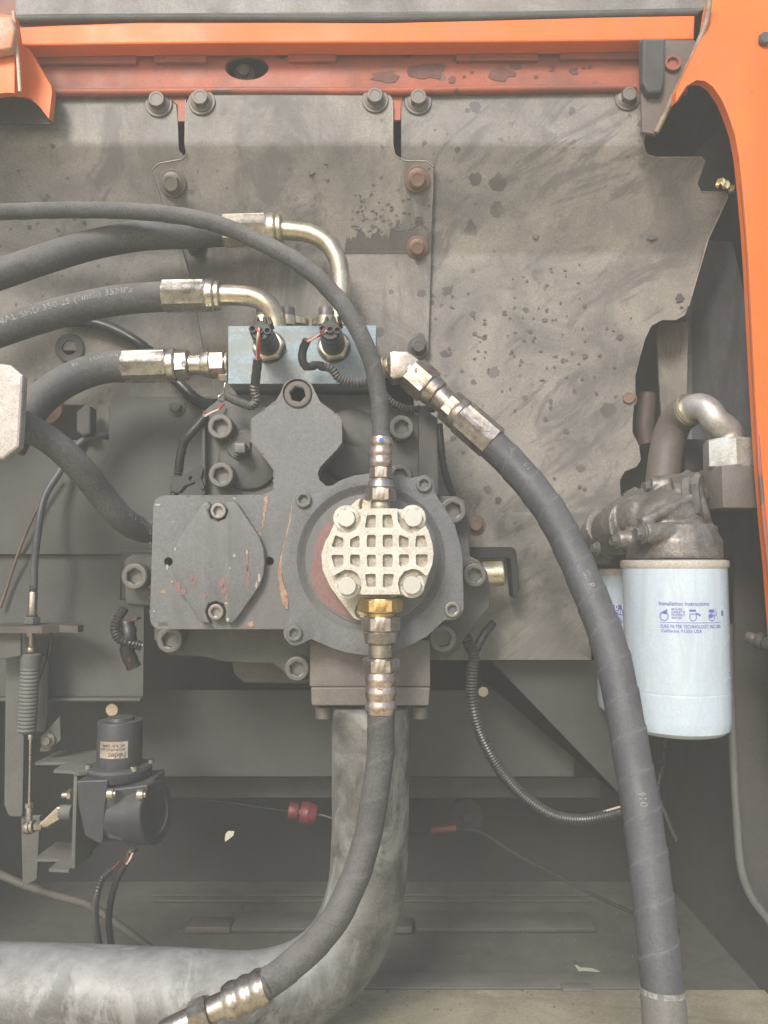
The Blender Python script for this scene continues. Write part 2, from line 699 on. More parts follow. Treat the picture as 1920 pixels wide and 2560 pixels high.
m_black = mat('black_plastic', (.014, .014, .015), .42, 0, dust=.25)
m_zinc = mat('zinc_steel', (.66, .62, .54), .3, .95, (.45, .39, .31), vs=45, rust=(40, .66, (.2, .15, .1)), bump=.1)
m_zincd = mat('tarnished_steel', (.48, .43, .37), .34, .9, (.27, .22, .18), vs=50, rust=(45, .6, (.16, .11, .08)), bump=.15)
m_copper = mat('worn_crimp_steel', (.62, .5, .43), .33, .9, (.35, .25, .2), vs=80, rust=(90, .6, (.2, .12, .08)), bump=.2)
m_gold = mat('yellow_zinc', (.62, .545, .42), .34, .85, (.42, .36, .26), vs=40, dust=.3)
m_brass = mat('brass', (.6, .42, .17), .34, .9, (.4, .28, .12), vs=40)
m_alu = mat('cast_aluminium', (.6, .565, .49), .5, .25, (.41, .375, .31), vs=35, vamt=.4, bump=.2, dust=.15, dustc=(.5, .45, .36))
m_aluf = mat('pocket_aluminium', (.44, .39, .31), .55, .2, (.22, .185, .14), vs=90, bump=.25)
m_cupn = mat('cream_plated_nut', (.75, .66, .52), .4, .5, (.62, .52, .4), vs=60)
m_headbolt = mat('plated_hex_bolt', (.6, .585, .54), .36, .5, (.42, .4, .35), vs=40, bump=.1)
m_filth = mat('grimy_cast_head', (.23, .205, .185), .42, .4, (.06, .053, .048), vs=22, bump=.4, dust=.25, grain=.2, streak=(22, (1, 1, 1), (.085, .075, .068)))
m_pipe = mat('mottled_painted_pipe', (.215, .203, .186), .5, .1, (.05, .045, .039), vs=21, dust=.6, dustc=(.46, .46, .44), rust=(7, .6, (.1, .088, .076)), bump=.2, streak=(15, (1, 1, .6), (.31, .297, .275)))
m_orange = mat('orange_paint', (.74, .155, .012), .55, 0, (.64, .125, .012), vs=5, bump=.06, coat=0, grain=.06, spots=[(70, .8, .2, (.35, .09, .03), .6)], streak=(16, (1, 1, .3), (.66, .135, .03)))
m_orangeb = mat('oily_shaded_orange', (.37, .09, .036), .58, 0, (.17, .056, .038), vs=8, bump=.1, grain=.08, streak=(9, (.35, 1, 1), (.2, .065, .04)), spots=[(24, .7, .42, (.075, .05, .042), .85), (60, .72, .33, (.08, .05, .042), .85)])  # oil and grime, with a base darkened to hold the recess shade
m_hood = mat('weathered_grey_hood', (.27, .25, .225), .6, 0, (.15, .138, .122), vs=12, streak=(8, (.3, 1, 1), (.2, .17, .14)))
m_seal = mat('rubber_seal', (.09, .09, .08), .7)
m_blue = mat('blue_painted_block', (.205, .30, .36), .5, .1, (.23, .235, .22), vs=14, rust=(11, .63, (.27, .225, .17)), streak=(14, (.4, 1, 1), (.2, .21, .19)), dust=.3, bump=.15)
m_white = mat('white_enamel_sky_tint', (.47, .54, .61), .22, 0, (.44, .505, .57), vs=9, grain=.05, bump=.05, rust=(60, .70, (.3, .27, .23)), coat=.4, streak=(40, (1, 1, .12), (.41, .465, .52)))  # white paint; the blue in its base stands for sky reflection
m_rim = mat('stained_white_rim', (.5, .48, .44), .4, 0, (.4, .34, .28), vs=30, bump=.1)
m_ink = mat('blue_ink', (.09, .09, .36), .4, 0, (.16, .15, .44), grain=0, bump=0)
m_wink = mat('white_ink', (.8, .8, .8), .4, 0, (.75, .75, .75), grain=0, bump=0)
m_print = mat('faded_white_print', (.32, .3, .28), .6, 0, (.1, .095, .09), vs=160, grain=0)
m_dink = mat('dark_print', (.03, .03, .035), .5, 0)
m_redt = mat('dark_red_tape', (.10, .018, .021), .45, 0, (.16, .02, .025), vs=80, bump=.6)
m_red = mat('red_wire', (.6, .05, .045), .4, 0, grain=0, bump=0)
m_cream = mat('cream_wire', (.62, .55, .46), .4, 0, grain=0, bump=0)
m_primer = mat('exposed_primer', (.22, .11, .098), .55, 0, (.165, .092, .085), vs=18)
m_flake = mat('flaked_rust_paint', (.27, .15, .095), .75, 0, (.42, .29, .19), vs=80, bump=.8)
m_bare = mat('bare_chip', (.45, .39, .32), .5, .3)
m_motor = mat('dull_blue_black_casing', (.034, .035, .043), .5, .1, (.022, .022, .027), vs=14, dust=.3, bump=.3)
m_label = mat('foil_label', (.8, .72, .64), .25, .7, (.5, .4, .34), vs=25)
m_bluem = mat('blue_paint_mark', (.05, .15, .5), .5)
m_ground = mat('dry_yellow_ground', (.78, .66, .36), .9, 0, (.7, .58, .3), vs=3, bump=.3)
m_floor = mat('dusty_floor_sheet', (.05, .05, .042), .75, 0, (.03, .03, .026), vs=6, dust=.3)
m_sill = mat('dusty_glare_tan_sill', (.40, .355, .25), .85, 0, (.2, .175, .125), vs=7, streak=(10, (.3, 1, 1), (.2, .17, .12)), bump=.3)  # dusty tan, lightened further to imitate lens glare
m_leaf = mat('sun_pale_leaf', (.85, .78, .5), .7, 0, (.7, .6, .34), vs=60)  # leaf colour lifted to look sunlit where no sun reaches
m_rustb = mat('brown_stained_bracket', (.1, .085, .07), .7, 0, (.06, .05, .043), vs=20)
m_chan = mat('bracket_grey', (.1, .1, .09), .62, 0, (.065, .065, .058), vs=10, dust=.4)

# ------------------------------------------------------------------ the setting
bm = bmesh.new()
bmesh.ops.create_grid(bm, x_segments=8, y_segments=8, size=3.2, matrix=Matrix.Translation((0, 1.0, 0)))
g = obj('ground', bm, m_ground)
g['kind'] = 'structure'

# floor of the compartment: a sheet with holes, seen from above
ZF = at(960, 2480, .15).z


def onfloor(px, py, z=None):
    z = ZF if z is None else z
    d = at(px, py, 0) - CAM
    return CAM + d * ((z - CAM.z) / d.z)


def floor_plate(name, outer, holes, z, thick, m, parent=None, world=False):
    bm = bmesh.new()
    es = []
    for lp in [outer] + list(holes):
        vs = [bm.verts.new(Vector((p[0], p[1], z)) if world and lp is outer else onfloor(p[0], p[1], z)) for p in lp]
        for i in range(len(vs)):
            es.append(bm.edges.new((vs[i - 1], vs[i])))
    bmesh.ops.triangle_fill(bm, edges=es, use_beauty=True)
    r = bmesh.ops.extrude_face_region(bm, geom=bm.faces[:])
    bmesh.ops.translate(bm, verts=[q for q in r['geom'] if isinstance(q, bmesh.types.BMVert)], vec=(0, 0, -thick))
    return obj(name, bm, m, parent)


fl = floor_plate('floor', [(-.62, -.1), (.6, -.1), (.6, .46), (-.62, .46)],
                 [[(1431, 2405), (1438, 2402), (1452, 2410), (1480, 2412), (1519, 2427), (1490, 2430), (1462, 2427), (1447, 2428)],
                  [(1142, 2389), (1175, 2389), (1175, 2391), (1142, 2391)], [(1202, 2389), (1222, 2389), (1222, 2391), (1202, 2391)]],
                 ZF, .004, m_floor, None, True)
fl['kind'] = 'structure'

# ------------------------------------------------------------------ compartment shell
shell = T('compartment_liner', 'dark sheet metal walls lining the machinery bay', 'bay liner', (0, .46, ZF))


def wall_hole(name, x0, x1, z0, z1, Y, holes, m, parent):
    bm = bmesh.new()
    es = []
    loops = [[Vector((x0, Y, z0)), Vector((x1, Y, z0)), Vector((x1, Y, z1)), Vector((x0, Y, z1))]] + [[at(x, y, Y) for x, y in h] for h in holes]
    for lp in loops:
        vs = [bm.verts.new(p) for p in lp]
        for i in range(len(vs)):
            es.append(bm.edges.new((vs[i - 1], vs[i])))
    bmesh.ops.triangle_fill(bm, edges=es, use_beauty=True)
    r = bmesh.ops.extrude_face_region(bm, geom=bm.faces[:])
    bmesh.ops.translate(bm, verts=[q for q in r['geom'] if isinstance(q, bmesh.types.BMVert)], vec=(0, .003, 0))
    return obj(name, bm, m, parent)


ZT = at(960, 30, .02).z
wall_hole('back_panel', -.64, .62, ZF - .02, ZT + .02, .46,
          [[(561, 2098), (563, 2085), (571, 2077), (586, 2078), (583, 2090), (572, 2099), (562, 2106)],
           [(164, 863), (174, 862), (187, 872), (188, 881), (176, 881), (166, 875)]], m_liner, shell)
box('roof_panel', -.64, .62, .046, .47, ZT + .02, ZT + .024, m_liner, shell)
box('left_panel', -.645, -.64, -.02, .47, ZF - .02, ZT + .02, m_liner, shell)
wr = box('right_panel', .435, .44, -.0, .47, ZF - .02, ZT + .02, m_sidew, shell)
folded('pale_gusset', [(1765, 600, 8), (1830, 603, 12), (1900, 900), (1920, 1190), (1718, 1190), (1712, 790)], [(600, .2), (1500, .2)], .003, mat('bluish_dusty_sheet', (.2, .205, .225), .5, 0, (.1, .092, .088), vs=5, streak=(6, (1, 1, .2), (.09, .075, .07))), shell, xprof=([1730, 1750, 1775, 1800, 1830, 1860, 1890], lambda x, y: -.0009 * max(0, x - 1730)))
plate('grey_gusset', [(1640, 820, 14), (1652, 805), (1722, 805), (1716, 1060), (1655, 1060)], .15, .004, m_plate, shell)
plate('haze_backing', [(1470, 190), (1790, 190), (1730, 800), (1668, 1300), (1450, 1330)], .25, .003, mat('grey_olive_haze_sheet', (.13, .125, .11), .7, 0, (.08, .075, .065), vs=6), shell, bevel=0)  # added sheet; its grey stands in for haze in the dark gap
plate('slanted_gusset', [(1700, 420), (1880, 250), (1880, 330), (1760, 520)], .14, .004, m_sidew, shell)

# ------------------------------------------------------------------ orange frame beam and hood edge
hood = T('hood', 'weathered grey hood edge with black seal above the orange lip', 'hood', at(960, 40, -.04))
plate('hood_panel', [(36, -80), (1790, -80), (1780, 20), (1742, 30), (1000, 36), (36, 42)], .022, .02, m_hood, hood, bevel=.003)
tube('seal', pts3([(36, 50), (200, 47), (500, 46), (960, 48), (1300, 42), (1600, 35), (1742, 32)], .016), .0045, m_seal, hood, n=12, step=.02)

beam = T('frame_beam', 'orange frame beam with bright front lip and oil spattered underside', 'frame beam', at(960, 150, .0))
lip_top = [(43, 67), (150, 62), (350, 55), (700, 55), (960, 56), (1250, 49), (1500, 42), (1738, 38)]
lip_bot = [(1736, 98), (1500, 102), (1200, 105), (960, 106), (600, 107), (300, 110), (46, 114)]
plate('front_lip', lip_top + lip_bot, .010, .02, m_orange, beam, bevel=.002)
PB = .0335
hole = circ(617, 168, 54, 28, 31)
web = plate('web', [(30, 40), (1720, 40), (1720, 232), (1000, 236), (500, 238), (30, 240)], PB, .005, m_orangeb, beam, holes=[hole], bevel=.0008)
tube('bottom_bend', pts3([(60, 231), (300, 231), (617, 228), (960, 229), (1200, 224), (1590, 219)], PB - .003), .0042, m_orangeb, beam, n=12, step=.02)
for poly in ([(414, 238), (470, 236), (463, 262), (462, 303), (445, 303), (444, 262)], [(978, 236), (1010, 235), (1002, 262), (1001, 300), (983, 300), (982, 262)], [(1592, 228), (1645, 225), (1640, 285), (1608, 288)]):
    plate('tab', poly, PB + .0005, .003, m_orangeb, beam, bevel=0)
for a, b_, y in ((385, 515, 155), (720, 840, 152), (1140, 1345, 150), (1400, 1600, 146), (90, 340, 158)):
    plate('stiffener', [(a, y - 28), (b_, y - 28), (b_, y, 3), (a, y, 3)], PB - .005, .005, m_orangeb, beam, bevel=.001)
bolt('flange', 612, 186, PB + .02, 26, m_bolt, beam)
plate('hole_backing', [(540, 120), (700, 120), (700, 215), (540, 215)], PB + .024, .003, m_sidew, beam, bevel=0)
sp = []
for x, y, rx, ry in ((1017, 128, 34, 20), (1105, 124, 34, 14), (1195, 120, 16, 18), (1250, 115, 14, 8), (1310, 128, 12, 8), (960, 190, 40, 17), (1068, 178, 48, 24), (1130, 200, 13, 10), (1255, 182, 38, 20), (1290, 165, 20, 14), (1433, 177, 14, 10), (1380, 172, 9, 6), (1176, 152, 9, 6), (1160, 190, 5, 4), (1180, 180, 5, 4), (752, 122, 13, 7), (705, 140, 16, 6), (1340, 192, 6, 5), (1460, 170, 6, 4), (1475, 168, 6, 5), (1560, 112, 14, 6)):
    sp.append((x, y, rx, ry))
blotches('oil_stains', [(x, max(y, 165), rx, ry) if False else (x, y, rx, ry) for x, y, rx, ry in sp], PB - .0006, mat('oil_stain', (.105, .045, .035), .75, 0, (.15, .06, .045), vs=40, bump=.03), beam)

# orange corner posts
post = T('corner_post', 'broad orange corner post curving down the right with arched cutout', 'corner post', at(1880, 1280, -.03))
arch = [(1640, 335), (1690, 255), (1716, 215), (1741, 200), (1762, 202), (1782, 216), (1804, 248), (1820, 285), (1837, 335), (1848, 394), (1857, 480), (1865, 570), (1871, 654), (1880, 827), (1889, 1000), (1900, 1180), (1912, 1322), (1922, 1420), (1950, 1800)]
outer = [(2250, 1800), (2250, -60), (1790, -60), (1768, 20), (1758, 90), (1742, 120), (1690, 230)]
folded('post_skin', arch[1:] + outer, [(-60, .05), (20, -.005), (110, -.03), (700, -.03), (1800, -.03)], .012, m_orange, post, bend=36,
       xprof=([1830, 1850, 1870, 1890, 1905, 1925, 1960, 2000, 2100], lambda x, y: .00011 * max(0, x - 1880) * (1 if y > 200 else max(.3, y / 200))))
tube('inner_lip', pts3([(1776, -20, -.02), (1764, 60, -.022), (1738, 125, -.02), (1690, 228, -.01), (1640, 332, .0)]), .003, mat('scuffed_brown_edge', (.13, .085, .06), .6, 0, (.3, .2, .13), vs=60), post, n=12, step=.01)
tube('rolled_edge', pts3([(x, y, -.026) for x, y in arch[1:]]), .0022, m_orangeb, post, n=10, step=.01)
lathe('dimple', at(1915, 92, -.032), (0, 1, 0), [(0, .0055), (.003, .0065), (.006, .003)], m_seal, post, 16)

gus = T('gusset', 'dark brown triangular gusset tucked beside the right orange post', 'gusset', at(1680, 200, .0))
plate('gusset_plate', [(1600, 100), (1738, 100), (1742, 112), (1640, 336), (1606, 330)], .008, .004, m_sidew2, gus, bevel=.0006)
lathe('stud_ring', at(1679, 162, .008), (0, -1, 0), [(0, .009), (.004, .0085), (.004, .006), (.001, .005)], m_orangeb, gus, 24)
plate('rubber_stop', [(1607, 95), (1666, 95), (1664, 205, 14), (1655, 232, 10), (1620, 232, 14), (1606, 205)], -.002, .01, m_stop, gus, bevel=.003)

postl = T('corner_post', 'small orange post with arched foot at the top left corner', 'corner post', at(40, 200, -.02))
folded('post_skin', [(-200, 10), (36, 40), (46, 110), (70, 120), (128, 215, 8), (130, 232), (122, 297), (100, 268), (78, 248), (50, 234), (20, 231), (-60, 240), (-200, 320)],
       [(10, -.02), (60, -.02), (300, -.02)], .01, m_orange, postl, bend=4, xprof=([20, 36, 42, 48, 54, 70, 100], lambda x, y: 0 if x < 36 else min(.028, (x - 36) * .0008)))
tube('highlight_bead', pts3([(34, 30), (40, 100), (45, 150), (50, 230)], -.022), .0018, mat('pale_highlight', (.6, .42, .3), .5), postl, n=10, step=.01)  # raised pale strip painted in as the post's highlight line
plate('dusty_knuckle', [(-30, 38, 10), (28, 40, 12), (38, 70), (28, 120, 10), (-30, 130)], -.032, .01, mat('sun_bleached_orange', (.6, .2, .08), .6, 0, (.42, .3, .22), vs=50), postl, bevel=.006, seg=3)
plate('top_return', [(-80, -80), (60, -80), (60, 42), (-80, 40)], .03, .01, m_orangeb, postl, bevel=0)
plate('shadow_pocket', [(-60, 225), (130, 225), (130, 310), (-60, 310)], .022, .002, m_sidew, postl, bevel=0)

# ------------------------------------------------------------------ folded back plates
YA, YS, YV, YL = .03, .082, .100, .112
PROF = [(200, YA), (360, YA), (635, YS), (945, YV), (1280, YL), (1700, YL + .004)]


def YP(y):
    return prof_fn(PROF, 10)(y)


sl_n = (at(900, 600, YP(600)) - at(900, 400, YP(400))).normalized()
SLN = Vector((0, -1, 0))
SLN = Vector((0, sl_n.z, -sl_n.y))
if SLN.y > 0:
    SLN = -SLN
pl = T('cover_plate', 'grey folded cover plate at left behind the three hoses', 'cover plate', at(100, 800, YV), 'folded cover plates behind the pump')
D1 = [(y, v + .010 - (.004 if y < 370 else 0)) for y, v in PROF]
folded('sheet', [(-200, 238), (418, 237), (440, 258), (444, 300), (447, 375), (470, 400), (480, 700), (560, 900), (560, 1010), (285, 1010), (272, 1014), (272, 1092), (225, 1092), (225, 1012, 8), (150, 1012), (-200, 1012)], D1, .003, m_plate, pl)
bolt('flange', 398, 262, YA + .006, 34, m_bolt, pl)
bolt('flange', 532, 818, YV + .003, 27, m_boltd, pl)
lathe('grommet', at(176, 871, YV + .006), (0, -1, 0), [(0, .017), (.002, .017), (.003, .0155), (.003, .0085), (0, .008)], m_seal, pl, 28)
lathe('rusty_boss', at(122, 1022, YV + .002), (0, -1, 0), [(0, .018), (.004, .017), (.006, .01)], m_boltr, pl, 28)

pc = T('cover_plate', 'grey folded cover plate in the middle with two hex bolts along its top flange', 'cover plate', at(750, 600, YV), 'folded cover plates behind the pump')
folded('sheet', [(476, 237), (974, 235), (982, 250), (982, 365), (987, 388, 8), (1012, 402, 6), (1066, 403), (1084, 416), (1083, 480), (1078, 640), (1071, 865), (1052, 895, 10), (1040, 900), (540, 1000), (509, 873), (476, 690), (455, 620), (408, 510), (380, 425), (396, 409), (455, 398, 6), (466, 385, 8), (463, 360), (463, 262)], PROF, .003, m_plate, pc)
for x, y, r in ((505, 257, 34), (938, 252, 33)):
    bolt('flange', x, y, YA, r, m_bolt, pc)
for x, y, r, mm in ((432, 458, 33, m_bolt), (1043, 448, 32, m_boltr), (1043, 618, 27, m_boltr), (490, 612, 25, m_boltd)):
    bolt('flange', x, y, YP(y) - .001, r, mm, pc, SLN)
bolt('flange', 1046, 870, YP(870) - .001, 27, m_boltd, pc)
m_wet = mat('wet_oil', (.075, .066, .058), .7, 0, (.1, .088, .077), vs=50, bump=.03)
top_ = []
for q in range(60):
    x = 866 + q * 3.6
    top_.append((x, 588 + 9 * math.sin(q * .5) + random.uniform(-9, 7) - (16 if 30 < q < 50 else 0)))
folded('oil_patch', top_ + [(1081, 600), (1079, 632), (980, 634), (860, 634)], [(y, v - .0005) for y, v in PROF], .0003, m_wet, pc)
blotches('oil_drips', [(random.uniform(880, 1075), 470 + 110 * random.random() ** .5, random.uniform(1.5, 5), random.uniform(1.5, 4)) for _ in range(80)], lambda y: YP(y) - .0005, m_wet, pc, .0003)
blotches('oil_drips', [(778, 428, 11, 8), (815, 408, 6, 4), (818, 448, 6, 4), (722, 418, 3, 3), (932, 460, 5, 4), (900, 488, 4, 4)], lambda y: YP(y) - .0005, m_wet, pc, .0003)

pr = T('cover_plate', 'large oil spotted grey cover plate on the right between pump and filters', 'cover plate', at(1350, 900, YV), 'folded cover plates behind the pump')
D2 = [(y, v + .005) for y, v in PROF]
folded('sheet', [(1003, 238), (1590, 224), (1604, 240), (1612, 300), (1609, 365), (1616, 386, 6), (1642, 394), (1754, 393), (1764, 402), (1744, 458, 8), (1748, 478, 6), (1770, 483), (1814, 480), (1821, 492), (1770, 600), (1752, 650), (1722, 765), (1712, 788, 8), (1690, 800), (1655, 800, 10), (1628, 815, 12), (1612, 850), (1588, 940), (1589, 985), (1582, 1040), (1581, 1080), (1598, 1115), (1602, 1150), (1590, 1168, 6), (1562, 1178, 8), (1550, 1200), (1552, 1240), (1548, 1262), (1515, 1280), (1480, 1281, 8), (1466, 1300), (1470, 1360), (1478, 1650), (1040, 1650), (1030, 402), (1003, 398)], D2, .003, m_plate_s, pr)
bolt('flange', 1045, 256, YA + .005, 34, m_bolt, pr)
bolt('flange', 1567, 248, YA + .005, 31, m_bolt, pr)
bolt('flange', 1566, 998, YL + .002, 26, m_boltr, pr)
bolt('flange', 1188, 1313, YL + .002, 26, m_boltr, pr)
blotches('drips', [(1340, 590, 9, 7), (1630, 592, 14, 9), (1700, 745, 13, 14), (1705, 768, 5, 4), (1550, 842, 10, 8), (1407, 902, 7, 7), (1463, 890, 8, 8), (1500, 888, 6, 5), (1362, 800, 7, 6), (1325, 828, 8, 5), (1182, 784, 9, 8), (1186, 833, 7, 6), (1123, 884, 7, 6), (1124, 871, 5, 5), (1304, 902, 5, 5), (1245, 1252, 9, 10), (1416, 1078, 8, 8), (1376, 1003, 6, 6), (1376, 1020, 5, 5), (1287, 1026, 4, 4), (1365, 1048, 7, 6), (1386, 1196, 5, 5), (1450, 1218, 6, 6), (1356, 950, 9, 3)]
         + [(random.gauss(1330, 110), random.gauss(850, 90), random.uniform(2, 5), random.uniform(2, 5)) for _ in range(70)]
         + [(random.uniform(1240, 1440), random.uniform(1420, 1630), random.uniform(4, 15), random.uniform(5, 16)) for _ in range(26)], lambda y: YP(y) + .0042, mat('oil_drip', (.068, .062, .056), .42, 0, (.085, .078, .07), vs=60), pr)
for cut, ya in ((1282, .0), ):
    plate('lap_sheet', [(1100, 1281), (1466, 1281), (1472, 1650), (1100, 1650)], YL + .0015, .003, m_plate_s, pr, bevel=0)

m_edge = mat('worn_bright_edge', (.36, .3, .24), .5, .3, (.24, .19, .15), vs=90)
for pts_, pa in (([(464, 250), (463, 362), (467, 384), (456, 398), (396, 409), (380, 425)], pc), ([(982, 262), (982, 365), (988, 389), (1012, 402), (1066, 403), (1083, 416)], pc), ([(1612, 300), (1609, 365), (1617, 386), (1644, 394), (1754, 393), (1762, 404)], pr), ([(1746, 466), (1752, 480), (1812, 481), (1820, 492), (1770, 600), (1722, 765)], pr)):
    tube('wear_shade_edge', [at(x, y, YP(y) + (.0002 if pa is pc else .0052)) for x, y in pts_], .0008, m_edge, pa, n=8, step=.003, raw=True)
tube('wear_shade_edge', [at(x, y, YP(y) + .0006) for x, y in [(380, 425), (408, 510), (455, 620), (476, 690), (509, 873)]], .0007, m_body, pc, n=8, step=.003, raw=True)  # dark tube draws the shade line along the plate's left edge
tube('wear_shade_edge', [at(x, y, YP(y) + .0006) for x, y in [(1084, 416), (1083, 480), (1078, 640), (1071, 865), (1054, 893)]], .0007, m_body, pc, n=8, step=.003, raw=True)  # dark tube for the shadow line down the right edge

# lower plates
pl2 = T('side_plate', 'plain grey plate left of the pump with one dark bolt', 'side plate', at(380, 1200, .12))
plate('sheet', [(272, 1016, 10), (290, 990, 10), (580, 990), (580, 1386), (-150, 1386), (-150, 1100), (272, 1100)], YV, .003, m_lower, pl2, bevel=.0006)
bolt('flange', 442, 1019, YV, 22, m_boltd, pl2)
clampb = plate('clamp_bracket', [(190, 1030, 6), (214, 1010, 6), (226, 1016), (226, 1085), (206, 1090), (190, 1078)], YV - .02, .018, m_body, pl2, bevel=.002)
pl3 = T('side_plate', 'grey skirt plate with a bright bent lower edge beneath the left hoses', 'side plate', at(180, 1600, .11))
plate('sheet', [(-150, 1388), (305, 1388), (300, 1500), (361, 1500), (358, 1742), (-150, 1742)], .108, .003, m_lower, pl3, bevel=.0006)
box('bent_edge', at(-150, 1744, .108).x, at(358, 1744, .108).x, .098, .112, at(0, 1750, .108).z, at(0, 1743, .108).z, m_lower, pl3, .001)
bolt('hex', 283, 1773, .12, 17, m_gold, pl3, name='bolt')

lowp = T('lower_panel', 'wide dim grey panel behind the suction pipe under the pump', 'panel', at(900, 1850, .25))
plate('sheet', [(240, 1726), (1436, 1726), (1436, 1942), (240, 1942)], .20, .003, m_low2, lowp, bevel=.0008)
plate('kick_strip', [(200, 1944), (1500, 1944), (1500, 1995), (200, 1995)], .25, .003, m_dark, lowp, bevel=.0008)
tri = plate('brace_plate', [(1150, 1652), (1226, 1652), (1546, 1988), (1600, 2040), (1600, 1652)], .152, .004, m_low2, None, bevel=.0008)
tag(tri, 'dark diagonal brace plate running down behind the big right hose', 'brace plate')
bolt('hex', 1207, 1728, .16, 14, m_gold, tri)
# floor rails
rail = T('floor_rail', 'far flat grey rail lying across the bay floor', 'floor rail', onfloor(960, 2338), 'floor rails')
for x0, x1 in ((560, 985), (1040, 1490)):
    a, b_ = onfloor(x0, 2336), onfloor(x1, 2336)
    box('rail_strip', a.x, b_.x, a.y, a.y + .05, ZF + .002, ZF + .008, m_low2, rail, .001)
for x0, x1 in ((460, 575), (985, 1032)):
    a, b_ = onfloor(x0, 2340), onfloor(x1, 2340)
    box('rusty_end', a.x, b_.x, a.y, a.y + .032, ZF + .002, ZF + .012, m_rustb, rail, .003)
for yy in (2244, 2258):
    a, b_ = onfloor(380, yy), onfloor(1480, yy)
    box('weld_line', a.x, b_.x, a.y, a.y + .004, ZF + .001, ZF + .004, m_low2, rail, .001)
rail2 = T('floor_rail', 'near flat grey rail lying across the bay floor', 'floor rail', onfloor(1200, 2480), 'floor rails')
a, b_ = onfloor(915, 2480), onfloor(1640, 2480)
box('rail_strip', a.x, b_.x, a.y, a.y + .034, ZF + .001, ZF + .005, m_chan, rail2, .001)
a, b_ = onfloor(1405, 2484), onfloor(1480, 2484)
box('pad', a.x, b_.x, a.y - .004, a.y + .01, ZF + .0015, ZF + .007, m_chan, rail2, .001)
bm = bmesh.new()
for _ in range(260):
    p = onfloor(random.uniform(300, 1650), random.uniform(2255, 2540), ZF + .0015)
    if p.y < onfloor(960, 2484).y:
        p.z = ZF + .0045
    bmesh.ops.create_icosphere(bm, subdivisions=1, radius=1, matrix=Matrix.LocRotScale(p, Quaternion((0, 0, 1), random.random() * 6), Vector((random.uniform(.0006, .0022), random.uniform(.0005, .0016), random.uniform(.0004, .0012)))))
gr = obj('grit', bm, mat('dusty_grit', (.2, .18, .14), .9, 0, (.08, .07, .06), vs=200))
gr['kind'] = 'stuff'
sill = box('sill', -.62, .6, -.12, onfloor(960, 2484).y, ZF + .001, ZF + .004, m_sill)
tag(sill, 'dusty glare-lightened tan front sill along the bottom of the bay', 'sill')

# ------------------------------------------------------------------ pump
pump = T('hydraulic_pump', 'large grey painted hydraulic pump with eye bracket and round housing', 'hydraulic pump', at(800, 1700, .05))
YB = .035
body = plate('pump_body', [(505, 1030, 8), (560, 985), (960, 985), (1050, 1040), (1093, 1048), (1097, 1240), (1141, 1240, 10), (1163, 1252, 12), (1173, 1280), (1176, 1391, 8), (1196, 1400, 8), (1218, 1428, 8), (1226, 1471), (1226, 1518, 12), (1200, 1550), (1160, 1600), (1146, 1625, 10), (1120, 1640), (1074, 1650), (1074, 1690), (770, 1690), (766, 1700, 12), (730, 1706, 14), (704, 1676, 10), (682, 1660, 10), (605, 1658), (557, 1655), (508, 1643), (420, 1638, 14), (384, 1600), (384, 1516), (312, 1512, 10), (308, 1400, 14), (330, 1385), (420, 1385), (420, 1280), (505, 1260)], YB, .07, m_body, pump, bevel=.004, seg=3)
plate('back_flange', [(578, 1640), (583, 1684, 12), (609, 1708, 14), (800, 1710), (800, 1640)], .08, .03, m_body, pump, bevel=.003)
plate('mount_flange', [(300, 1375), (520, 1375), (520, 1500), (302, 1500)], .09, .02, m_dark, pump, bevel=.002)
plate('side_block', [(1046, 1010), (1094, 1045), (1098, 1240), (1046, 1240)], .025, .02, m_body, pump, bevel=.002)
plate('edge_strip', [(505, 1032), (513, 1030), (513, 1236), (505, 1236)], .022, .02, m_body, pump, bevel=.001)
# hollow rounded lobes of the casting beside the bracket
lathe('cast_lobe', at(625, 1150, .036), (0, -1, 0), [(0, .034), (.006, .031), (.008, .025)], m_body, pump, 36)
lathe('cast_lobe', at(880, 1115, .036), (0, -1, 0), [(0, .04), (.012, .036), (.017, .026)], m_body, pump, 36)
tube('cast_rib', pts3([(760, 1000, .03), (800, 1060, .03), (860, 1090, .03), (930, 1130, .034)]), .014, m_body, pump, n=16)
for x, y, r, Yf in ((550, 1066, 32, .012), (552, 1187, 32, .012), (1004, 1068, 31, .012), (1000, 1190, 31, .012), (335, 1441, 33, .012), (423, 1600, 33, .016), (742, 1672, 31, .016), (1133, 1276, 33, .012), (1187, 1438, 30, .008), (1107, 1597, 35, .014)):
    bolt('socket', x, y, Yf, r, m_capb, pump, name='cap_screw')
nut = hexnut('plug_nut', at(602, 1122, .036), (0, -1, 0), .012, 32 * mpp(602, 1122, .03), m_body, pump, .4)
bm = plate_bm([(586, 1107, 4), (613, 1107, 4), (613, 1132, 4), (586, 1132, 4)], .002, .018, (), .0015)
obj('plug_square', bm, m_capb, nut)
lathe('plug_collar', at(601, 1124, .024), (0, -1, 0), [(0, 20 * .00041), (.01, 19 * .00041)], m_body, nut, 24)
nut2 = hexnut('plug_nut', at(925, 1125, .034), (0, -1, 0), .014, 24 * mpp(925, 1125, .03), m_body, pump, .1)

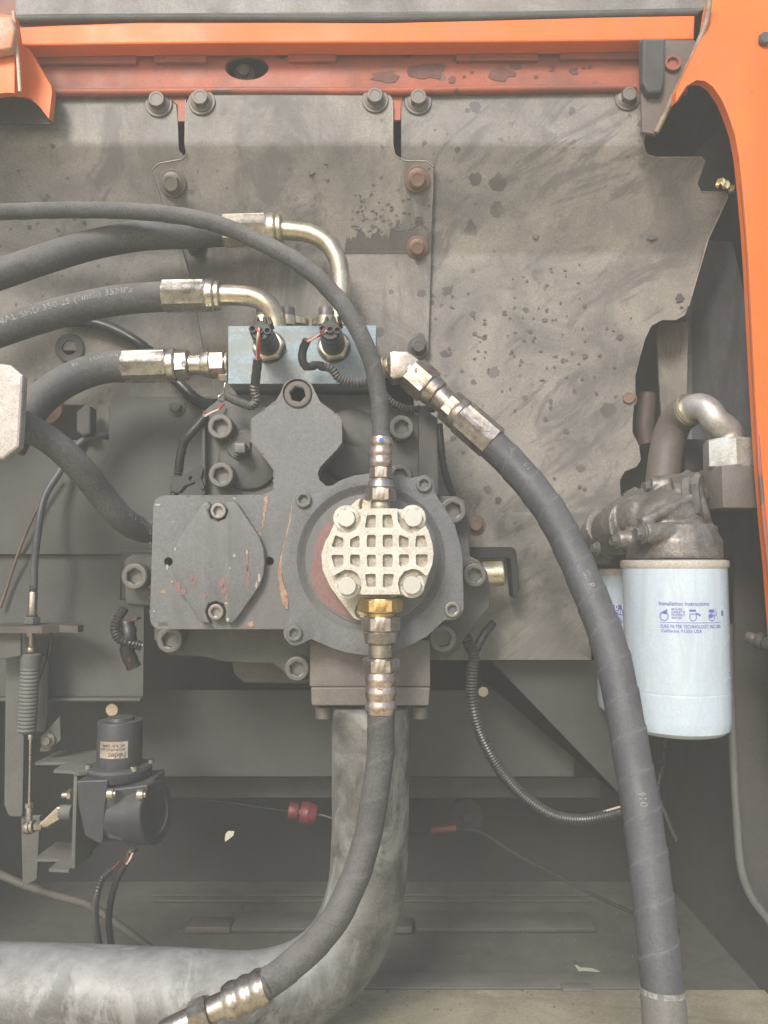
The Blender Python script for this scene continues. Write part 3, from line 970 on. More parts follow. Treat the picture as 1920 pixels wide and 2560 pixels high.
YC = -.02
cover_out = [(702, 980), (709, 962), (722, 950), (744, 945), (766, 950), (780, 962), (788, 980), (800, 1004, 6), (848, 1040, 10), (855, 1052), (855, 1106, 10), (844, 1121), (800, 1168, 8), (794, 1184), (798, 1200), (816, 1215, 6), (850, 1212), (850, 1420), (740, 1573, 4), (374, 1573, 32), (384, 1238, 34), (658, 1237, 8), (684, 1224, 14), (684, 1175, 6), (628, 1101, 6), (627, 1048, 10), (690, 1001, 8)]
cover = plate('front_cover', [p for p in cover_out], YC, .032, m_pump, pump, holes=(circ(421, 1404, 11, 16), circ(674, 1403, 11, 16), circ(744, 984, 37, 28)), bevel=.0016)
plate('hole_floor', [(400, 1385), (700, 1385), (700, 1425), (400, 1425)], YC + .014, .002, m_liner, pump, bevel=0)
bolt('socket', 744, 985, YC - .003, 34, m_port, cover, name='eye_screw')
lathe('eye_rim', at(744, 985, YC + .004), (0, -1, 0), [(0, 37.5 * .00039), (.0035, 37.5 * .00039), (.0045, 36.5 * .00039), (.0035, 35 * .00039), (0, 34.8 * .00039)], m_primer, cover, 36)

notch = lambda cx, cy, up: [(cx + 27 * math.cos(a), cy + up * 27 * math.sin(a)) for a in [R(d) for d in (155, 125, 90, 55, 25)]]
oval = [(505, 1260, 4), (514, 1254, 4), (520, 1254), (527, 1266), (520, 1277), (527, 1296), (545, 1304), (563, 1296), (570, 1277), (562, 1266), (568, 1254), (586, 1254, 4), (594, 1260), (648, 1342, 12), (659, 1371), (662, 1404), (659, 1436), (648, 1466, 12), (589, 1550, 4), (579, 1558, 4), (566, 1558), (562, 1545), (565, 1530), (558, 1510), (539, 1503), (520, 1510), (513, 1530), (518, 1545), (524, 1557), (508, 1558, 4), (498, 1551), (453, 1482, 10), (436, 1446), (430, 1417), (431, 1378), (443, 1352, 8)]
ov = plate('access_plate', oval, YC - .010, .010, m_pump, pump, bevel=.0022, seg=3, label='oval bolted plate with worn red patches')
for x, y in ((545, 1277), (539, 1530)):
    bolt('socket', x, y, YC - .012, 20, m_capl, pump, name='cap_screw')

YH = -.034
hs_left = [(740, 1226, 6), (758, 1222, 8), (780, 1236, 6), (800, 1232), (820, 1221), (850, 1201), (885, 1189), (920, 1184), (970, 1184), (1025, 1196), (1046, 1191, 6), (1063, 1187, 10), (1083, 1200, 12), (1086, 1230, 8), (1107, 1263), (1137, 1313), (1150, 1360), (1156, 1395), (1158, 1460), (1159, 1522, 12), (1150, 1540, 8), (1138, 1549), (1111, 1550, 6), (1068, 1590), (1033, 1609), (988, 1630), (950, 1639), (912, 1638), (870, 1632), (836, 1622), (798, 1606, 12), (777, 1597, 10), (760, 1606, 8), (742, 1614), (727, 1612), (712, 1596), (708, 1580), (726, 1538, 10), (722, 1499), (712, 1466), (704, 1425), (704, 1400), (710, 1365), (727, 1300), (731, 1250, 6)]
HC = (928, 1398)
housing = plate('round_housing', hs_left, YH, .03, m_cast, pump, holes=(circ(HC[0], HC[1], 186, 64),), bevel=.0025, seg=3)
k = mpp(HC[0], HC[1], YH)
bm = bmesh.new()
ctr = at(HC[0], HC[1], YH)
rr = [(0, 186.5), (.0006, 184), (.003, 177), (.0055, 170), (.006, 166), (.0048, 164)]
rings = []
for dy, rad in rr:
    rings.append([bm.verts.new(ctr + Vector((rad * k * math.cos(2 * math.pi * i / 64), dy, -rad * k * math.sin(2 * math.pi * i / 64)))) for i in range(64)])
for a, b_ in zip(rings, rings[1:]):
    for i in range(64):
        bm.faces.new((a[i], a[(i + 1) % 64], b_[(i + 1) % 64], b_[i]))
obj('housing_fillet', bm, m_cast, housing)
plate('machined_disc', circ(HC[0], HC[1], 164.5, 64), YH + .0048, .004, m_pump, housing, holes=(circ(828, 1488, 11, 16),), bevel=0)
plate('dark_recess', circ(828, 1488, 20, 12), YH + .016, .002, m_liner, housing, bevel=0)
F = lambda pts: [(740 + x / 3.77, 1200 + y / 3.77) + tuple(q) for x, y, *q in pts]
plate('primer_patch', F([(400, 330), (300, 400), (220, 500), (175, 620), (155, 760), (135, 880), (150, 980), (190, 1060), (280, 1170), (400, 1250), (545, 1310), (560, 1200), (430, 1000), (340, 800), (330, 600)]), YH + .0044, .0004, m_primer, housing, bevel=0)
for x, y in ((758, 1249), (1060, 1210), (735, 1584), (1131, 1524)):
    bolt('socket', x, y, YH - .004, 20, m_capl if (x, y) == (1131, 1524) else m_capb, housing, name='cap_screw')

flk = []
line = [(731, 1262, 1.5), (729, 1280, 2), (727, 1300, 2.5), (722, 1325, 2.5), (716, 1350, 3), (710, 1375, 3), (704, 1400, 3.5), (701, 1425, 4.5), (702, 1450, 5), (706, 1468, 6), (711, 1486, 8), (714, 1502, 9), (717, 1516, 5), (719, 1524, 1)]
out_ = []
for a, b_ in zip(line, line[1:]):
    for q in range(4):
        t = q / 4
        out_.append((a[0] + (b_[0] - a[0]) * t - 1 + random.uniform(-1, 1), a[1] + (b_[1] - a[1]) * t, max(.8, a[2] + (b_[2] - a[2]) * t + random.uniform(-1.4, 1.2))))
pf = plate('paint_flakes', strip_px(out_, 3), YC - .0008, .0006, m_flake, cover, bevel=0)
pf['kind'] = 'stuff'
ch = [(665, 1250, 6, 11), (663, 1270, 5, 12), (660, 1290, 3, 14), (657, 1310, 2, 12), (626, 1560, 10, 8), (628, 1548, 5, 10), (418, 1418, 4, 8), (430, 1454, 3, 3), (409, 1478, 7, 6), (450, 1534, 6, 2), (386, 1528, 3, 4), (395, 1262, 8, 3), (615, 1292, 3, 8), (628, 1310, 3, 9), (640, 1325, 4, 6), (648, 1335, 6, 5), (586, 1246, 3, 2), (434, 1304, 2, 2)]
blotches('worn_primer_marks', ch[:5] + ch[8:9] + ch[12:16], YC - .0005, m_flake, cover)
blotches('bare_chips', ch[6:8] + ch[10:12] + ch[16:], YC - .0006, m_bare, cover)
blotches('worn_primer_marks', [(555, 1459, 13, 16), (560, 1475, 9, 14), (567, 1490, 4, 10), (618, 1400, 3, 40), (619, 1440, 4, 30), (480, 1440, 4, 12), (486, 1456, 8, 5), (445, 1470, 8, 14), (458, 1480, 8, 9), (510, 1492, 8, 5)], YC - .0105, m_primer, ov)
blotches('bare_chips', [(586, 1389, 4, 5), (575, 1420, 2, 3), (648, 1446, 4, 12), (641, 1462, 3, 10), (565, 1508, 4, 3), (569, 1549, 4, 5), (438, 1372, 3, 5), (617, 1380, 2, 6)], YC - .0107, m_bare, ov)


chips = []
for (x0, y0, x1, y1, n_) in ((628, 1052, 628, 1098, 9), (632, 1040, 690, 1003, 8), (684, 1176, 684, 1226, 9), (640, 1112, 682, 1166, 6), (800, 1006, 850, 1042, 5), (854, 1056, 854, 1106, 5), (846, 1120, 800, 1166, 4), (400, 1571, 700, 1571, 22), (376, 1300, 374, 1540, 12), (410, 1239, 655, 1239, 14)):
    for _ in range(n_):
        t = random.random()
        chips.append((x0 + (x1 - x0) * t + random.uniform(-1, 1), y0 + (y1 - y0) * t + random.uniform(-1, 1), random.uniform(1, 4.5) if y0 == y1 else random.uniform(.8, 1.8), random.uniform(.8, 1.8) if y0 == y1 else random.uniform(1.5, 5)))
blotches('edge_chips', chips, YC - .0004, m_primer, cover, .0006)


def flat_text(name, s, size_px, px, py, Y, m, parent, ang=0, off=.0003):
    k = mpp(px, py, Y)
    o0 = at(px, py, Y)
    ca, sa = math.cos(ang), math.sin(ang)
    return text(name, s, size_px * k * 1.4, lambda x, y: o0 + Vector((x * ca - y * sa, -off, x * sa + y * ca)), m, parent)


flat_text('casting_number', '2882', 9, 395, 1564, YC, m_dink, cover)

# lower port and suction flange
plate('port_block', [(775, 1600), (1075, 1600), (1076, 1717, 4), (774, 1717, 4)], .0, .05, m_port, pump, bevel=.004, seg=3)
fln = plate('port_flange', [(777, 1719, 4), (1075, 1719, 4), (1072, 1764, 6), (779, 1764, 6)], -.003, .05, m_port, pump, bevel=.002)
for x in (810, 1049):
    p = at(x, 1766, .02)
    lathe('flange_screw', p, (0, 0, -1), [(0, .0088), (.011, .0088), (.012, .0078)], m_capb, fln, 28)

# ------------------------------------------------------------------ suction pipe
suc = T('suction_pipe', 'thick mottled grey steel pipe bending from pump to lower left', 'pipe', at(926, 1790, .02))
tube('pipe', pts3([(926, 1762, .025), (926, 1950, .03), (925, 2100, .035), (912, 2240, .035), (862, 2365, .03), (775, 2448, .02), (650, 2488, .015), (450, 2484, .01), (200, 2474, .01), (-200, 2464, .01), (-540, 2460, .01)]), 96 * .00041, m_pipe, suc, n=40, step=.012)

# ------------------------------------------------------------------ gear pump
gp = T('gear_pump', 'pale cast aluminium gear pump with waffle ribbed face and four hex bolts', 'gear pump', at(949, 1390, -.04))
YG = -.082
face = F([(600, 268, 10), (968, 268, 10), (955, 320), (960, 390), (1000, 460), (1080, 498), (1150, 485), (1205, 440), (1222, 430, 6), (1258, 510), (1285, 600), (1297, 690), (1285, 790), (1250, 880), (1228, 906, 6), (1205, 885), (1160, 850), (1095, 836), (1020, 862), (972, 925), (960, 980), (975, 1045), (985, 1078, 8), (604, 1080, 8), (616, 1020), (616, 960), (580, 885), (525, 850), (455, 846), (395, 878), (347, 912, 6), (315, 830), (285, 740), (278, 670), (292, 570), (345, 442, 6), (372, 470), (430, 496), (505, 498), (568, 462), (608, 390), (615, 330)])
pk = [[(668, 332), (752, 325), (752, 450), (648, 450)], [(815, 325), (900, 325), (924, 450), (815, 450)],
      [(370, 520), (446, 548), (448, 635), (332, 632)], [(510, 558), (596, 515), (602, 637), (510, 632)], [(668, 517), (751, 517), (753, 633), (666, 633)], [(818, 515), (910, 515), (910, 633), (818, 633)], [(970, 512), (1062, 548), (1062, 632), (970, 634)], [(1132, 526), (1212, 520), (1243, 632), (1122, 633)],
      [(330, 705), (447, 705), (447, 796), (362, 826)], [(510, 703), (602, 703), (600, 824), (510, 790)], [(667, 703), (752, 703), (752, 818), (672, 818)], [(818, 700), (910, 700), (910, 820), (818, 820)], [(970, 700), (1065, 700), (1063, 788), (974, 820)], [(1126, 700), (1243, 700), (1236, 800), (1192, 824), (1134, 800)],
      [(648, 885), (752, 885), (752, 1012), (668, 1003)], [(820, 885), (926, 885), (904, 1003), (820, 1016)]]
holes = [rnd([(x, y, 5) for x, y in F(p)], 4) for p in pk]
base = F([(430, 275, 14), (1165, 272, 14), (1225, 420), (1262, 510), (1287, 600), (1298, 690), (1286, 800), (1250, 900), (1220, 990), (1150, 1070, 8), (1085, 1088, 6), (440, 1084, 12), (385, 1000), (345, 912), (300, 800), (277, 680), (292, 560), (345, 440), (380, 340)])
plate('pump_base', base, YG + .009, .034, m_alu, gp, bevel=.002)
fp = plate('ribbed_face', face, YG, .009, m_alu, gp, holes=holes, bevel=.0011, seg=2)
plate('pocket_floor', F([(320, 510), (650, 310), (920, 310), (1250, 510), (1250, 830), (930, 1020), (640, 1020), (320, 840)]), YG + .0048, .0013, m_aluf, gp, bevel=0)
pin = bmesh.new()
lathe_bm(pin, Vector((0, 0, 0)), (0, -1, 0), [(0, 1), (.06, 1), (.1, .93), (.08, .8)], 16)
pin_me = bpy.data.meshes.new('pin_mark')
bmesh.ops.recalc_face_normals(pin, faces=pin.faces)
smooth(pin)
pin.to_mesh(pin_me)
pin.free()
pin_me.materials.append(m_alu)
for x, y in F([(650, 300), (930, 298), (352, 500), (1220, 485), (632, 490), (938, 490), (480, 672), (785, 668), (1100, 670), (352, 855), (1225, 850), (630, 860), (920, 1032)]):
    o = link(bpy.data.objects.new('pin_mark', pin_me))
    o.parent = fp
    o.location = at(x, y, YG - .0)
    o.scale = (.0028,) * 3
for x, y, r in ((866, 1296, 24), (1032, 1295, 25), (868, 1464, 25), (1029, 1462, 25)):
    s = lathe('washer', at(x, y, YG + .009), (0, -1, 0), [(0, 33 * .00036), (.002, 33 * .00036), (.0026, 31 * .00036)], m_alu, gp, 32)
    bolt('hex', x, y, YG + .007, r, m_headbolt, gp, depth=1.25)
flat_text('cast_mark', '11', 9, 1047, 1404, YG + .0046, m_alu, gp)
# mounting flange with two slotted ears
fe = F([(560, 200, 8), (605, 172, 10), (668, 178, 14), (760, 260), (1100, 420), (1150, 1000), (760, 1180), (660, 1290, 14), (600, 1328, 12), (540, 1296, 10), (420, 1140), (320, 1000, 20), (252, 850, 20), (238, 700, 30), (280, 570, 20), (490, 265)])
plate('mount_ear', fe, -.05, .018, m_alu, gp, holes=(rnd([(x, y, 5) for x, y in F([(590, 205), (650, 205), (690, 260), (600, 262)])], 3), rnd([(x, y, 5) for x, y in F([(580, 1180), (650, 1200), (640, 1270), (595, 1290)])], 3)), bevel=.0018)
for x, y in F([(680, 240), (640, 1230)]):
    lathe('ear_bolt', at(x, y, -.045), (0, -1, 0), [(0, .009), (.006, .009), (.007, .008), (.004, .0055)], m_gold, gp, 28)

# ------------------------------------------------------------------ helpers for hose fittings


def segs(root, p0, p1, spec, names=True):
    """spec: list of (kind, t0, t1, r_m or (r0, r1), material, name) along the axis p0->p1; t in 0..1"""
    ax = (p1 - p0)
    L = ax.length
    ax.normalize()
    out = []
    for kind, t0, t1, r, m, nm in spec:
        q = p0 + ax * (L * t0)
        l = L * (t1 - t0)
        if kind == 'hex':
            out.append(hexnut(nm, q, ax, l, r, m, root, random.uniform(0, 1)))
        elif kind == 'hexf':
            out.append(hexnut(nm, q, ax, l, r, m, root, R(30)))
        elif kind == 'cyl':
            r0, r1 = r if isinstance(r, tuple) else (r, r)
            c = min(.0012, l * .2)
            out.append(lathe(nm, q, ax, [(0, r0 * .93), (c, r0), (l - c, r1), (l, r1 * .93)], m, root, 36))
        elif kind == 'crimp':      # three soft bulges
            pr_ = []
            for i in range(25):
                u = i / 24
                pr_.append((l * u, r * (1 - .085 * (math.sin(u * math.pi * 3 + math.pi / 2) ** 2) ** 1.5)))
            out.append(lathe(nm, q, ax, pr_, m, root, 36, 0, (), 60))
        elif kind == 'swage':      # eight-flat crimped ferrule
            bm = bmesh.new()
            n = 48
            rings = []
            for s, f_ in ((0, 1.01), (.015, 1.06), (.05, 1.07), (.8, 1.07), (.83, .99), (.86, 1.05), (.97, 1.05), (1, .97)):
                ring = []
                for k_ in range(n):
                    a = 2 * math.pi * k_ / n
                    rad = r * f_
                    if .01 < s < .82:
                        rad *= .985 * math.cos(math.pi / 8) / math.cos(a % (math.pi / 4) - math.pi / 8) * 1.03
                        if k_ % 6 == 0:
                            rad *= 1.012
                    qq = ax.to_track_quat('Z', 'Y')
                    ring.append(bm.verts.new(q + ax * (l * s) + qq @ Vector((rad * math.cos(a), rad * math.sin(a), 0))))
                rings.append(ring)
            for a_, b__ in zip(rings, rings[1:]):
                for k_ in range(n):
                    bm.faces.new((a_[k_], a_[(k_ + 1) % n], b__[(k_ + 1) % n], b__[k_]))
            bm.faces.new(rings[0])
            bm.faces.new(rings[-1])
            out.append(obj(nm, bm, m, root, 20))
    return out


PX = .00037
# hose A: thin hose over the valve block down to the gear pump
YQ = -.066
hA = T('hydraulic_hose', 'thin black hose arching over the blue block down to the gear pump top', 'hose', at(952, 1095, YQ), 'hydraulic hoses')
pA = pts3([(-560, 545, .06), (0, 530, .025), (174, 525, .015), (347, 529, .0), (470, 543, -.015), (560, 566, -.03), (640, 600, -.04), (735, 650, -.052), (800, 700, -.06), (851, 756, -.065), (895, 825, -.066), (928, 900, -.066), (946, 985, -.066), (952, 1050, -.066), (953, 1100, YQ)])
tube('hose_body', pA, 22 * PX, m_rubw, hA, n=28, helix=(.034, .0006))
segs(hA, at(953, 1094, YQ), at(951, 1271, YQ), [
    ('crimp', 0, .42, 29 * PX, m_copper, 'ferrule'), ('hexf', .42, .58, 28.5 * PX, m_zincd, 'collar'), ('cyl', .58, .60, 22 * PX, m_zincd, 'gap_ring'),
    ('cyl', .60, .72, (31 * PX, 34 * PX), m_zincd, 'nut_cone'), ('hexf', .72, .9, 39 * PX, m_zincd, 'swivel_nut'), ('cyl', .9, 1.02, 24 * PX, m_gold, 'adapter')])
text_on_tube('paint_mark', 'I', .018, pA[::-1], 22 * PX, .012, -.1, m_bluem, hA)
lathe('paint_dot', at(953, 1100, YQ - .0112), (0, -1, 0), [(0, .0022), (.0004, .002)], m_bluem, hA, 12)

# hose G: from gear pump bottom to lower left
hG = T('hydraulic_hose', 'black hose dropping from the gear pump outlet and curving to lower left', 'hose', at(952, 1783, YQ), 'hydraulic hoses')
segs(hG, at(951, 1490, YQ), at(952, 1783, YQ), [
    ('hexf', .02, .14, 55 * PX, m_brass, 'brass_nut'), ('cyl', .14, .18, 36 * PX, m_brass, 'brass_ring'), ('hexf', .175, .30, 48 * PX, m_zincd, 'swivel_nut'), ('cyl', .30, .405, (43 * PX, 40 * PX), m_zincd, 'crimp_ring'),
    ('cyl', .405, .53, 30 * PX, m_zincd, 'stem'), ('hexf', .53, .65, 46 * PX, m_zincd, 'collar'), ('crimp', .65, 1.0, 39 * PX, m_copper, 'ferrule')])
pG = pts3([(952, 1775, YQ), (952, 1860, YQ), (948, 1920, YQ), (940, 1970, YQ - .002), (927, 2053, -.07), (907, 2137, -.075), (876, 2222, -.08), (832, 2306, -.085), (775, 2372, -.088), (710, 2428, -.09), (650, 2472, -.09)])
tube('hose_body', pG, 33 * PX, m_rubw, hG, n=32, helix=(.034, .0006))
segs(hG, at(668, 2462, -.09), at(430, 2570, -.09), [('crimp', 0, .42, 41 * PX, m_zincd, 'ferrule'), ('cyl', .42, .6, 28 * PX, m_zincd, 'stem'), ('hex', .6, .78, 38 * PX, m_zincd, 'swivel_nut'), ('cyl', .78, 1.1, 26 * PX, m_zincd, 'tail')])
tube('band', pts3([(656, 2445, -.112), (668, 2462, -.124), (676, 2482, -.112)]), .0012, m_rub, hG, n=8)

# hose B (upper thick)
hB = T('hydraulic_hose', 'upper thick black hose with steel elbow reaching over behind the thin hose', 'hose', at(560, 577, .03), 'hydraulic hoses')
pB = pts3([(-560, 930, .02), (-200, 756, .02), (0, 686, .03), (116, 646, .035), (231, 612, .04), (350, 590, .04), (480, 584, .04), (580, 577, .04)])
tube('hose_body', pB, 38 * .00041, m_rub, hB, n=28, step=.006)
segs(hB, at(560, 578, .04), at(705, 574, .04), [('swage', 0, .9, 41 * .00041, m_gold, 'ferrule'), ('cyl', .9, 1, 40 * .00041, m_gold, 'collar')])
tube('elbow_pipe', pts3([(690, 575, .04), (730, 577, .04), (775, 584, .04), (815, 605, .04), (842, 645, .04), (852, 700, .042), (848, 760, .044), (838, 815, .045)]), 24 * .00042, m_gold, hB, n=28, step=.005)

hC = T('hydraulic_hose', 'middle thick black hose printed 350-25 (1inch) 35MPa ending in a short elbow', 'hose', at(411, 740, .02), 'hydraulic hoses')
pC = pts3([(-560, 1060, .0), (-150, 883, .0), (0, 829, .01), (101, 796, .02), (200, 769, .025), (300, 750, .025), (430, 740, .025)])
tube('hose_body', pC, 39 * .0004, m_rub, hC, n=28, step=.006)
segs(hC, at(411, 740, .025), at(552, 738, .025), [('swage', 0, .9, 41 * .0004, m_zinc, 'ferrule'), ('cyl', .9, 1, 40 * .0004, m_zinc, 'collar')])
tube('elbow_pipe', pts3([(545, 738, .025), (590, 738, .025), (635, 743, .025), (668, 760, .025), (685, 790, .028), (690, 820, .03)]), 27 * .0004, m_gold, hC, n=28, step=.005)
LC = sum(((pC[i + 1] - pC[i]).length for i in range(5)))
text_on_tube('hose_print', 'NAL SHD 350-25 (1inch) 35MPa', .0108, pC, 39 * .0004, resample(spline(pC[:3]), .003)[1] + .001, .42, m_print, hC)

hD = T('hydraulic_hose', 'lower thick black hose with long steel ferrule stamped BA7F on its nut', 'hose', at(312, 916, .02), 'hydraulic hoses')
pD = pts3([(330, 916, .02), (262, 919, .02), (205, 935, .018), (145, 965, .01), (95, 1005, 0), (55, 1060, -.01), (20, 1120, -.015)])
tube('hose_body', pD, 41 * .0004, m_rub, hD, n=28, step=.006)
fit = segs(hD, at(312, 916, .02), at(572, 909, .02), [('swage', 0, .5, 41 * .0004, m_zinc, 'ferrule'), ('hexf', .5, .62, 42 * .0004, m_zinc, 'collar'), ('cyl', .62, .75, 27 * .0004, m_zinc, 'stem'), ('cyl', .74, .83, (33 * .0004, 36 * .0004), m_zinc, 'nut_cone'), ('hexf', .83, .97, 40 * .0004, m_zinc, 'swivel_nut'), ('cyl', .97, 1.0, 30 * .0004, m_gold, 'adapter')])
flat_text('stamp', 'BA7F', 12, 452, 900, .02 - .0158, m_dink, hD, R(-90), .0005)
LD = resample(spline(pD), .003)[1]
text_on_tube('hose_print', 'TOKAI-R', .0078, pD[::-1], 41 * .0004, LD - .039, .62, m_print, hD)
text_on_tube('hose_print', 'RI', .0078, pD[::-1], 41 * .0004, LD - .058, .62, m_print, hD)

hE = T('hydraulic_hose', 'thick black hose sloping from the pale block down to the pump left side', 'hose', at(380, 1326, .03), 'hydraulic hoses')
pE = pts3([(-40, 1010, -.08), (40, 1052, -.075), (130, 1105, -.06), (200, 1170, -.045), (255, 1238, -.02), (305, 1296, .0), (350, 1323, .02), (400, 1328, .035)])
tube('hose_body', pE, 35 * .00037, m_rub, hE, n=28, step=.005)
text_on_tube('hose_print', 'SI I  SCD', .009, pE, 35 * .00037, .165, .55, m_print, hE)

hF = T('hydraulic_hose', 'fat spiral wrapped hose sweeping from the block down the right side', 'hose', at(1228, 1105, 0), 'hydraulic hoses')
pF = pts3([(1205, 1088, -.018), (1235, 1115, -.02), (1319, 1204, -.03), (1382, 1289, -.042), (1431, 1383, -.055), (1467, 1466, -.067), (1505, 1560, -.08), (1533, 1650, -.092), (1556, 1760, -.105), (1579, 1885, -.12), (1607, 2053, -.14), (1630, 2222, -.158), (1648, 2391, -.172), (1656, 2475, -.178), (1662, 2580, -.184), (1668, 2760, -.19)])
rF = 39 * .00039
tube('hose_body', pF, rF, m_rubb, hF, n=40, helix=(.031, .0008))
tube('end_sleeve', pts3([(1656, 2478, -.178), (1660, 2530, -.182), (1664, 2620, -.186), (1668, 2760, -.19)]), rF * 1.05, mat('grey_sleeve', (.15, .145, .13), .55, 0, (.11, .1, .09), vs=12, dust=.3), hF, n=32)
tube('sleeve_lip', pts3([(1655.5, 2470, -.1778), (1656.3, 2484, -.1785)]), rF * 1.07, m_print, hF, n=32, step=.002)
text_on_tube('hose_print', '4SP  101', .0085, pF, rF, .03, .5, m_print, hF)
text_on_tube('hose_print', 'CI  R', .0085, pF, rF, .17, .1, m_print, hF)
text_on_tube('hose_print', '410', .0085, pF, rF, .36, .0, m_print, hF)
# right elbow
a0 = at(1014, 918, -.0)
a1 = at(1232, 1109, -.02)
segs(hF, a0, a1, [('cyl', -.04, .06, 33 * .0004, m_gold, 'thread'), ('cyl', .01, .03, 35.5 * .0004, m_gold, 'thread_ridge'), ('cyl', .045, .065, 35.5 * .0004, m_gold, 'thread_ridge'),
                  ('hexf', .07, .28, 46 * .0004, m_zincd, 'swivel_nut'), ('cyl', .28, .375, (40 * .0004, 37 * .0004), m_zincd, 'nut_cone'), ('cyl', .375, .5, 32 * .0004, m_zincd, 'stem'), ('hexf', .49, .6, 42 * .0004, m_zincd, 'collar'), ('swage', 1.0, .58, 41 * .0004, m_zincd, 'ferrule')])

# ------------------------------------------------------------------ valve block
vb = T('valve_block', 'pale blue painted steel valve block bolted on top of the pump', 'valve block', at(755, 960, .02))
YK = .005
plate('block', [(570, 815, 2), (941, 813, 2), (938, 960, 2), (570, 960, 2)], YK, .075, m_blue, vb, bevel=.0012)
for x0, x1, yy, Yb in ((641, 677, 766, .032), (700, 737, 766, .045), (796, 833, 766, .032), (855, 892, 766, .045)):
    xc = (x0 + x1) / 2
    p = at(xc, 816, Yb)
    k = mpp(xc, 800, Yb)
    lathe('flange_half', p, (0, 0, 1), [(0, 24 * k), (22 * k, 24 * k), (25 * k, 22 * k)], m_gold, vb, 32)
    sc = lathe('cap_screw', p + Vector((0, 0, 24 * k)), (0, 0, 1), [(0, 18.5 * k), (20 * k, 18.5 * k), (23 * k, 17 * k), (23 * k, 11 * k), (14 * k, 10 * k)], m_capb, vb, 32)
for xc, Yb in ((740, .055), (812, .05), (880, .05)):
    p = at(xc, 816, Yb)
    lathe('flange_half', p, (0, 0, 1), [(0, .014), (.007, .014), (.008, .013)], m_gold, vb, 28)
segs(vb, at(936, 925, .02), at(1004, 906, .005), [('cyl', .0, .3, 25 * .0004, m_brass, 'port_adapter'), ('cyl', .3, .48, 29 * .0004, m_gold, 'lock_ring'), ('cyl', .48, .62, 24 * .0004, m_gold, 'neck')])
eb = plate('elbow_body', [(974, 880, 6), (985, 876, 6), (1020, 877, 8), (1048, 898, 8), (1050, 908), (1012, 942), (982, 948, 6), (974, 940)], -.015, .028, m_zincd, vb, bevel=.004, seg=3)
hexnut('side_plug', at(548, 938, .02), (1, 0, 0), .009, 15 * .0004, m_gold, vb, .2)
tube('seal_wire', pts3([(563, 958, .01), (560, 972, .008), (556, 985, .0), (546, 992, -.002), (548, 1003, 0), (562, 1000, .004), (566, 988, .004), (556, 978, .0)]), .0008, m_zinc, vb, n=8, step=.002)


def pressure_switch(x, y, label):
    t = T('pressure_switch', label, 'pressure switch', at(x, y, YK), 'pressure switches on the blue block')
    k = mpp(x, y, YK)
    p = at(x, y, YK)
    lathe('spot_face', p, (0, -1, 0), [(0, 42 * k), (.0004, 42 * k), (.0006, 40 * k)], m_boltd, t, 36)
    hexnut('hex_nut', p + Vector((0, -.001, 0)), (0, -1, 0), .0095, 39 * k, m_cupn, t, R(10))
    lathe('housing', p + Vector((0, -.010, 0)), (0, -1, 0), [(0, 29 * k), (.016, 29 * k), (.018, 28 * k), (.022, 27.5 * k), (.03, 27 * k), (.034, 25 * k)], m_black, t, 36)
    c = lathe('connector', p + Vector((0, -.043, .0)), (0, -1, 0), [(0, 25 * k), (.012, 25 * k), (.014, 22 * k)], m_black, t, 28)
    tip = p + Vector((0, -.057, 0))
    for dx, dz in ((-.007, .0005), (0, -.0005), (.007, -.001)):
        lathe('wire_socket', tip + Vector((dx, .001, dz)), (0, -1, 0), [(0, .0035), (.004, .0035), (.004, .0024), (.001, .0023)], m_black, c, 16)
    for dx, a in ((-.004, .3), (.004, -.2), (.009, -.3)):
        bm = bmesh.new()
        bmesh.ops.create_cube(bm, size=1, matrix=Matrix.LocRotScale(tip + Vector((dx, .008, .0095)), Quaternion((0, 1, 0), a), Vector((.003, .016, .008))))
        bmesh.ops.bevel(bm, geom=bm.edges[:], offset=.0007, segments=1, affect='EDGES')
        obj('latch_tab', bm, m_black, c)
    return t


pressure_switch(673, 868, 'black pressure switch with gold nut on the left half of the blue block')
pressure_switch(835, 867, 'black pressure switch with gold nut beside the thin hose on the blue block')


def harness(label, wires, sleeve, conduit, r_con, m_con, sleeve_r=11, corr=(.0032, .0011)):
    t = T('wiring_harness', label, 'wiring harness', conduit[0] if conduit else sleeve[0], 'wiring harnesses')
    for pts, m in wires:
        tube('wire', pts, .0012, m, t, n=8, step=.003)
    if sleeve:
        tube('tape_wrap', sleeve, sleeve_r * .00038, m_condb, t, n=14, step=.004, rfun=lambda s, L, r0=sleeve_r * .00038: r0 * (1 + .06 * math.sin(s * 900) + .05 * math.sin(s * 2300)))
    if conduit:
        tube('conduit', conduit, r_con, m_con, t, n=14, corr=corr)
    return t


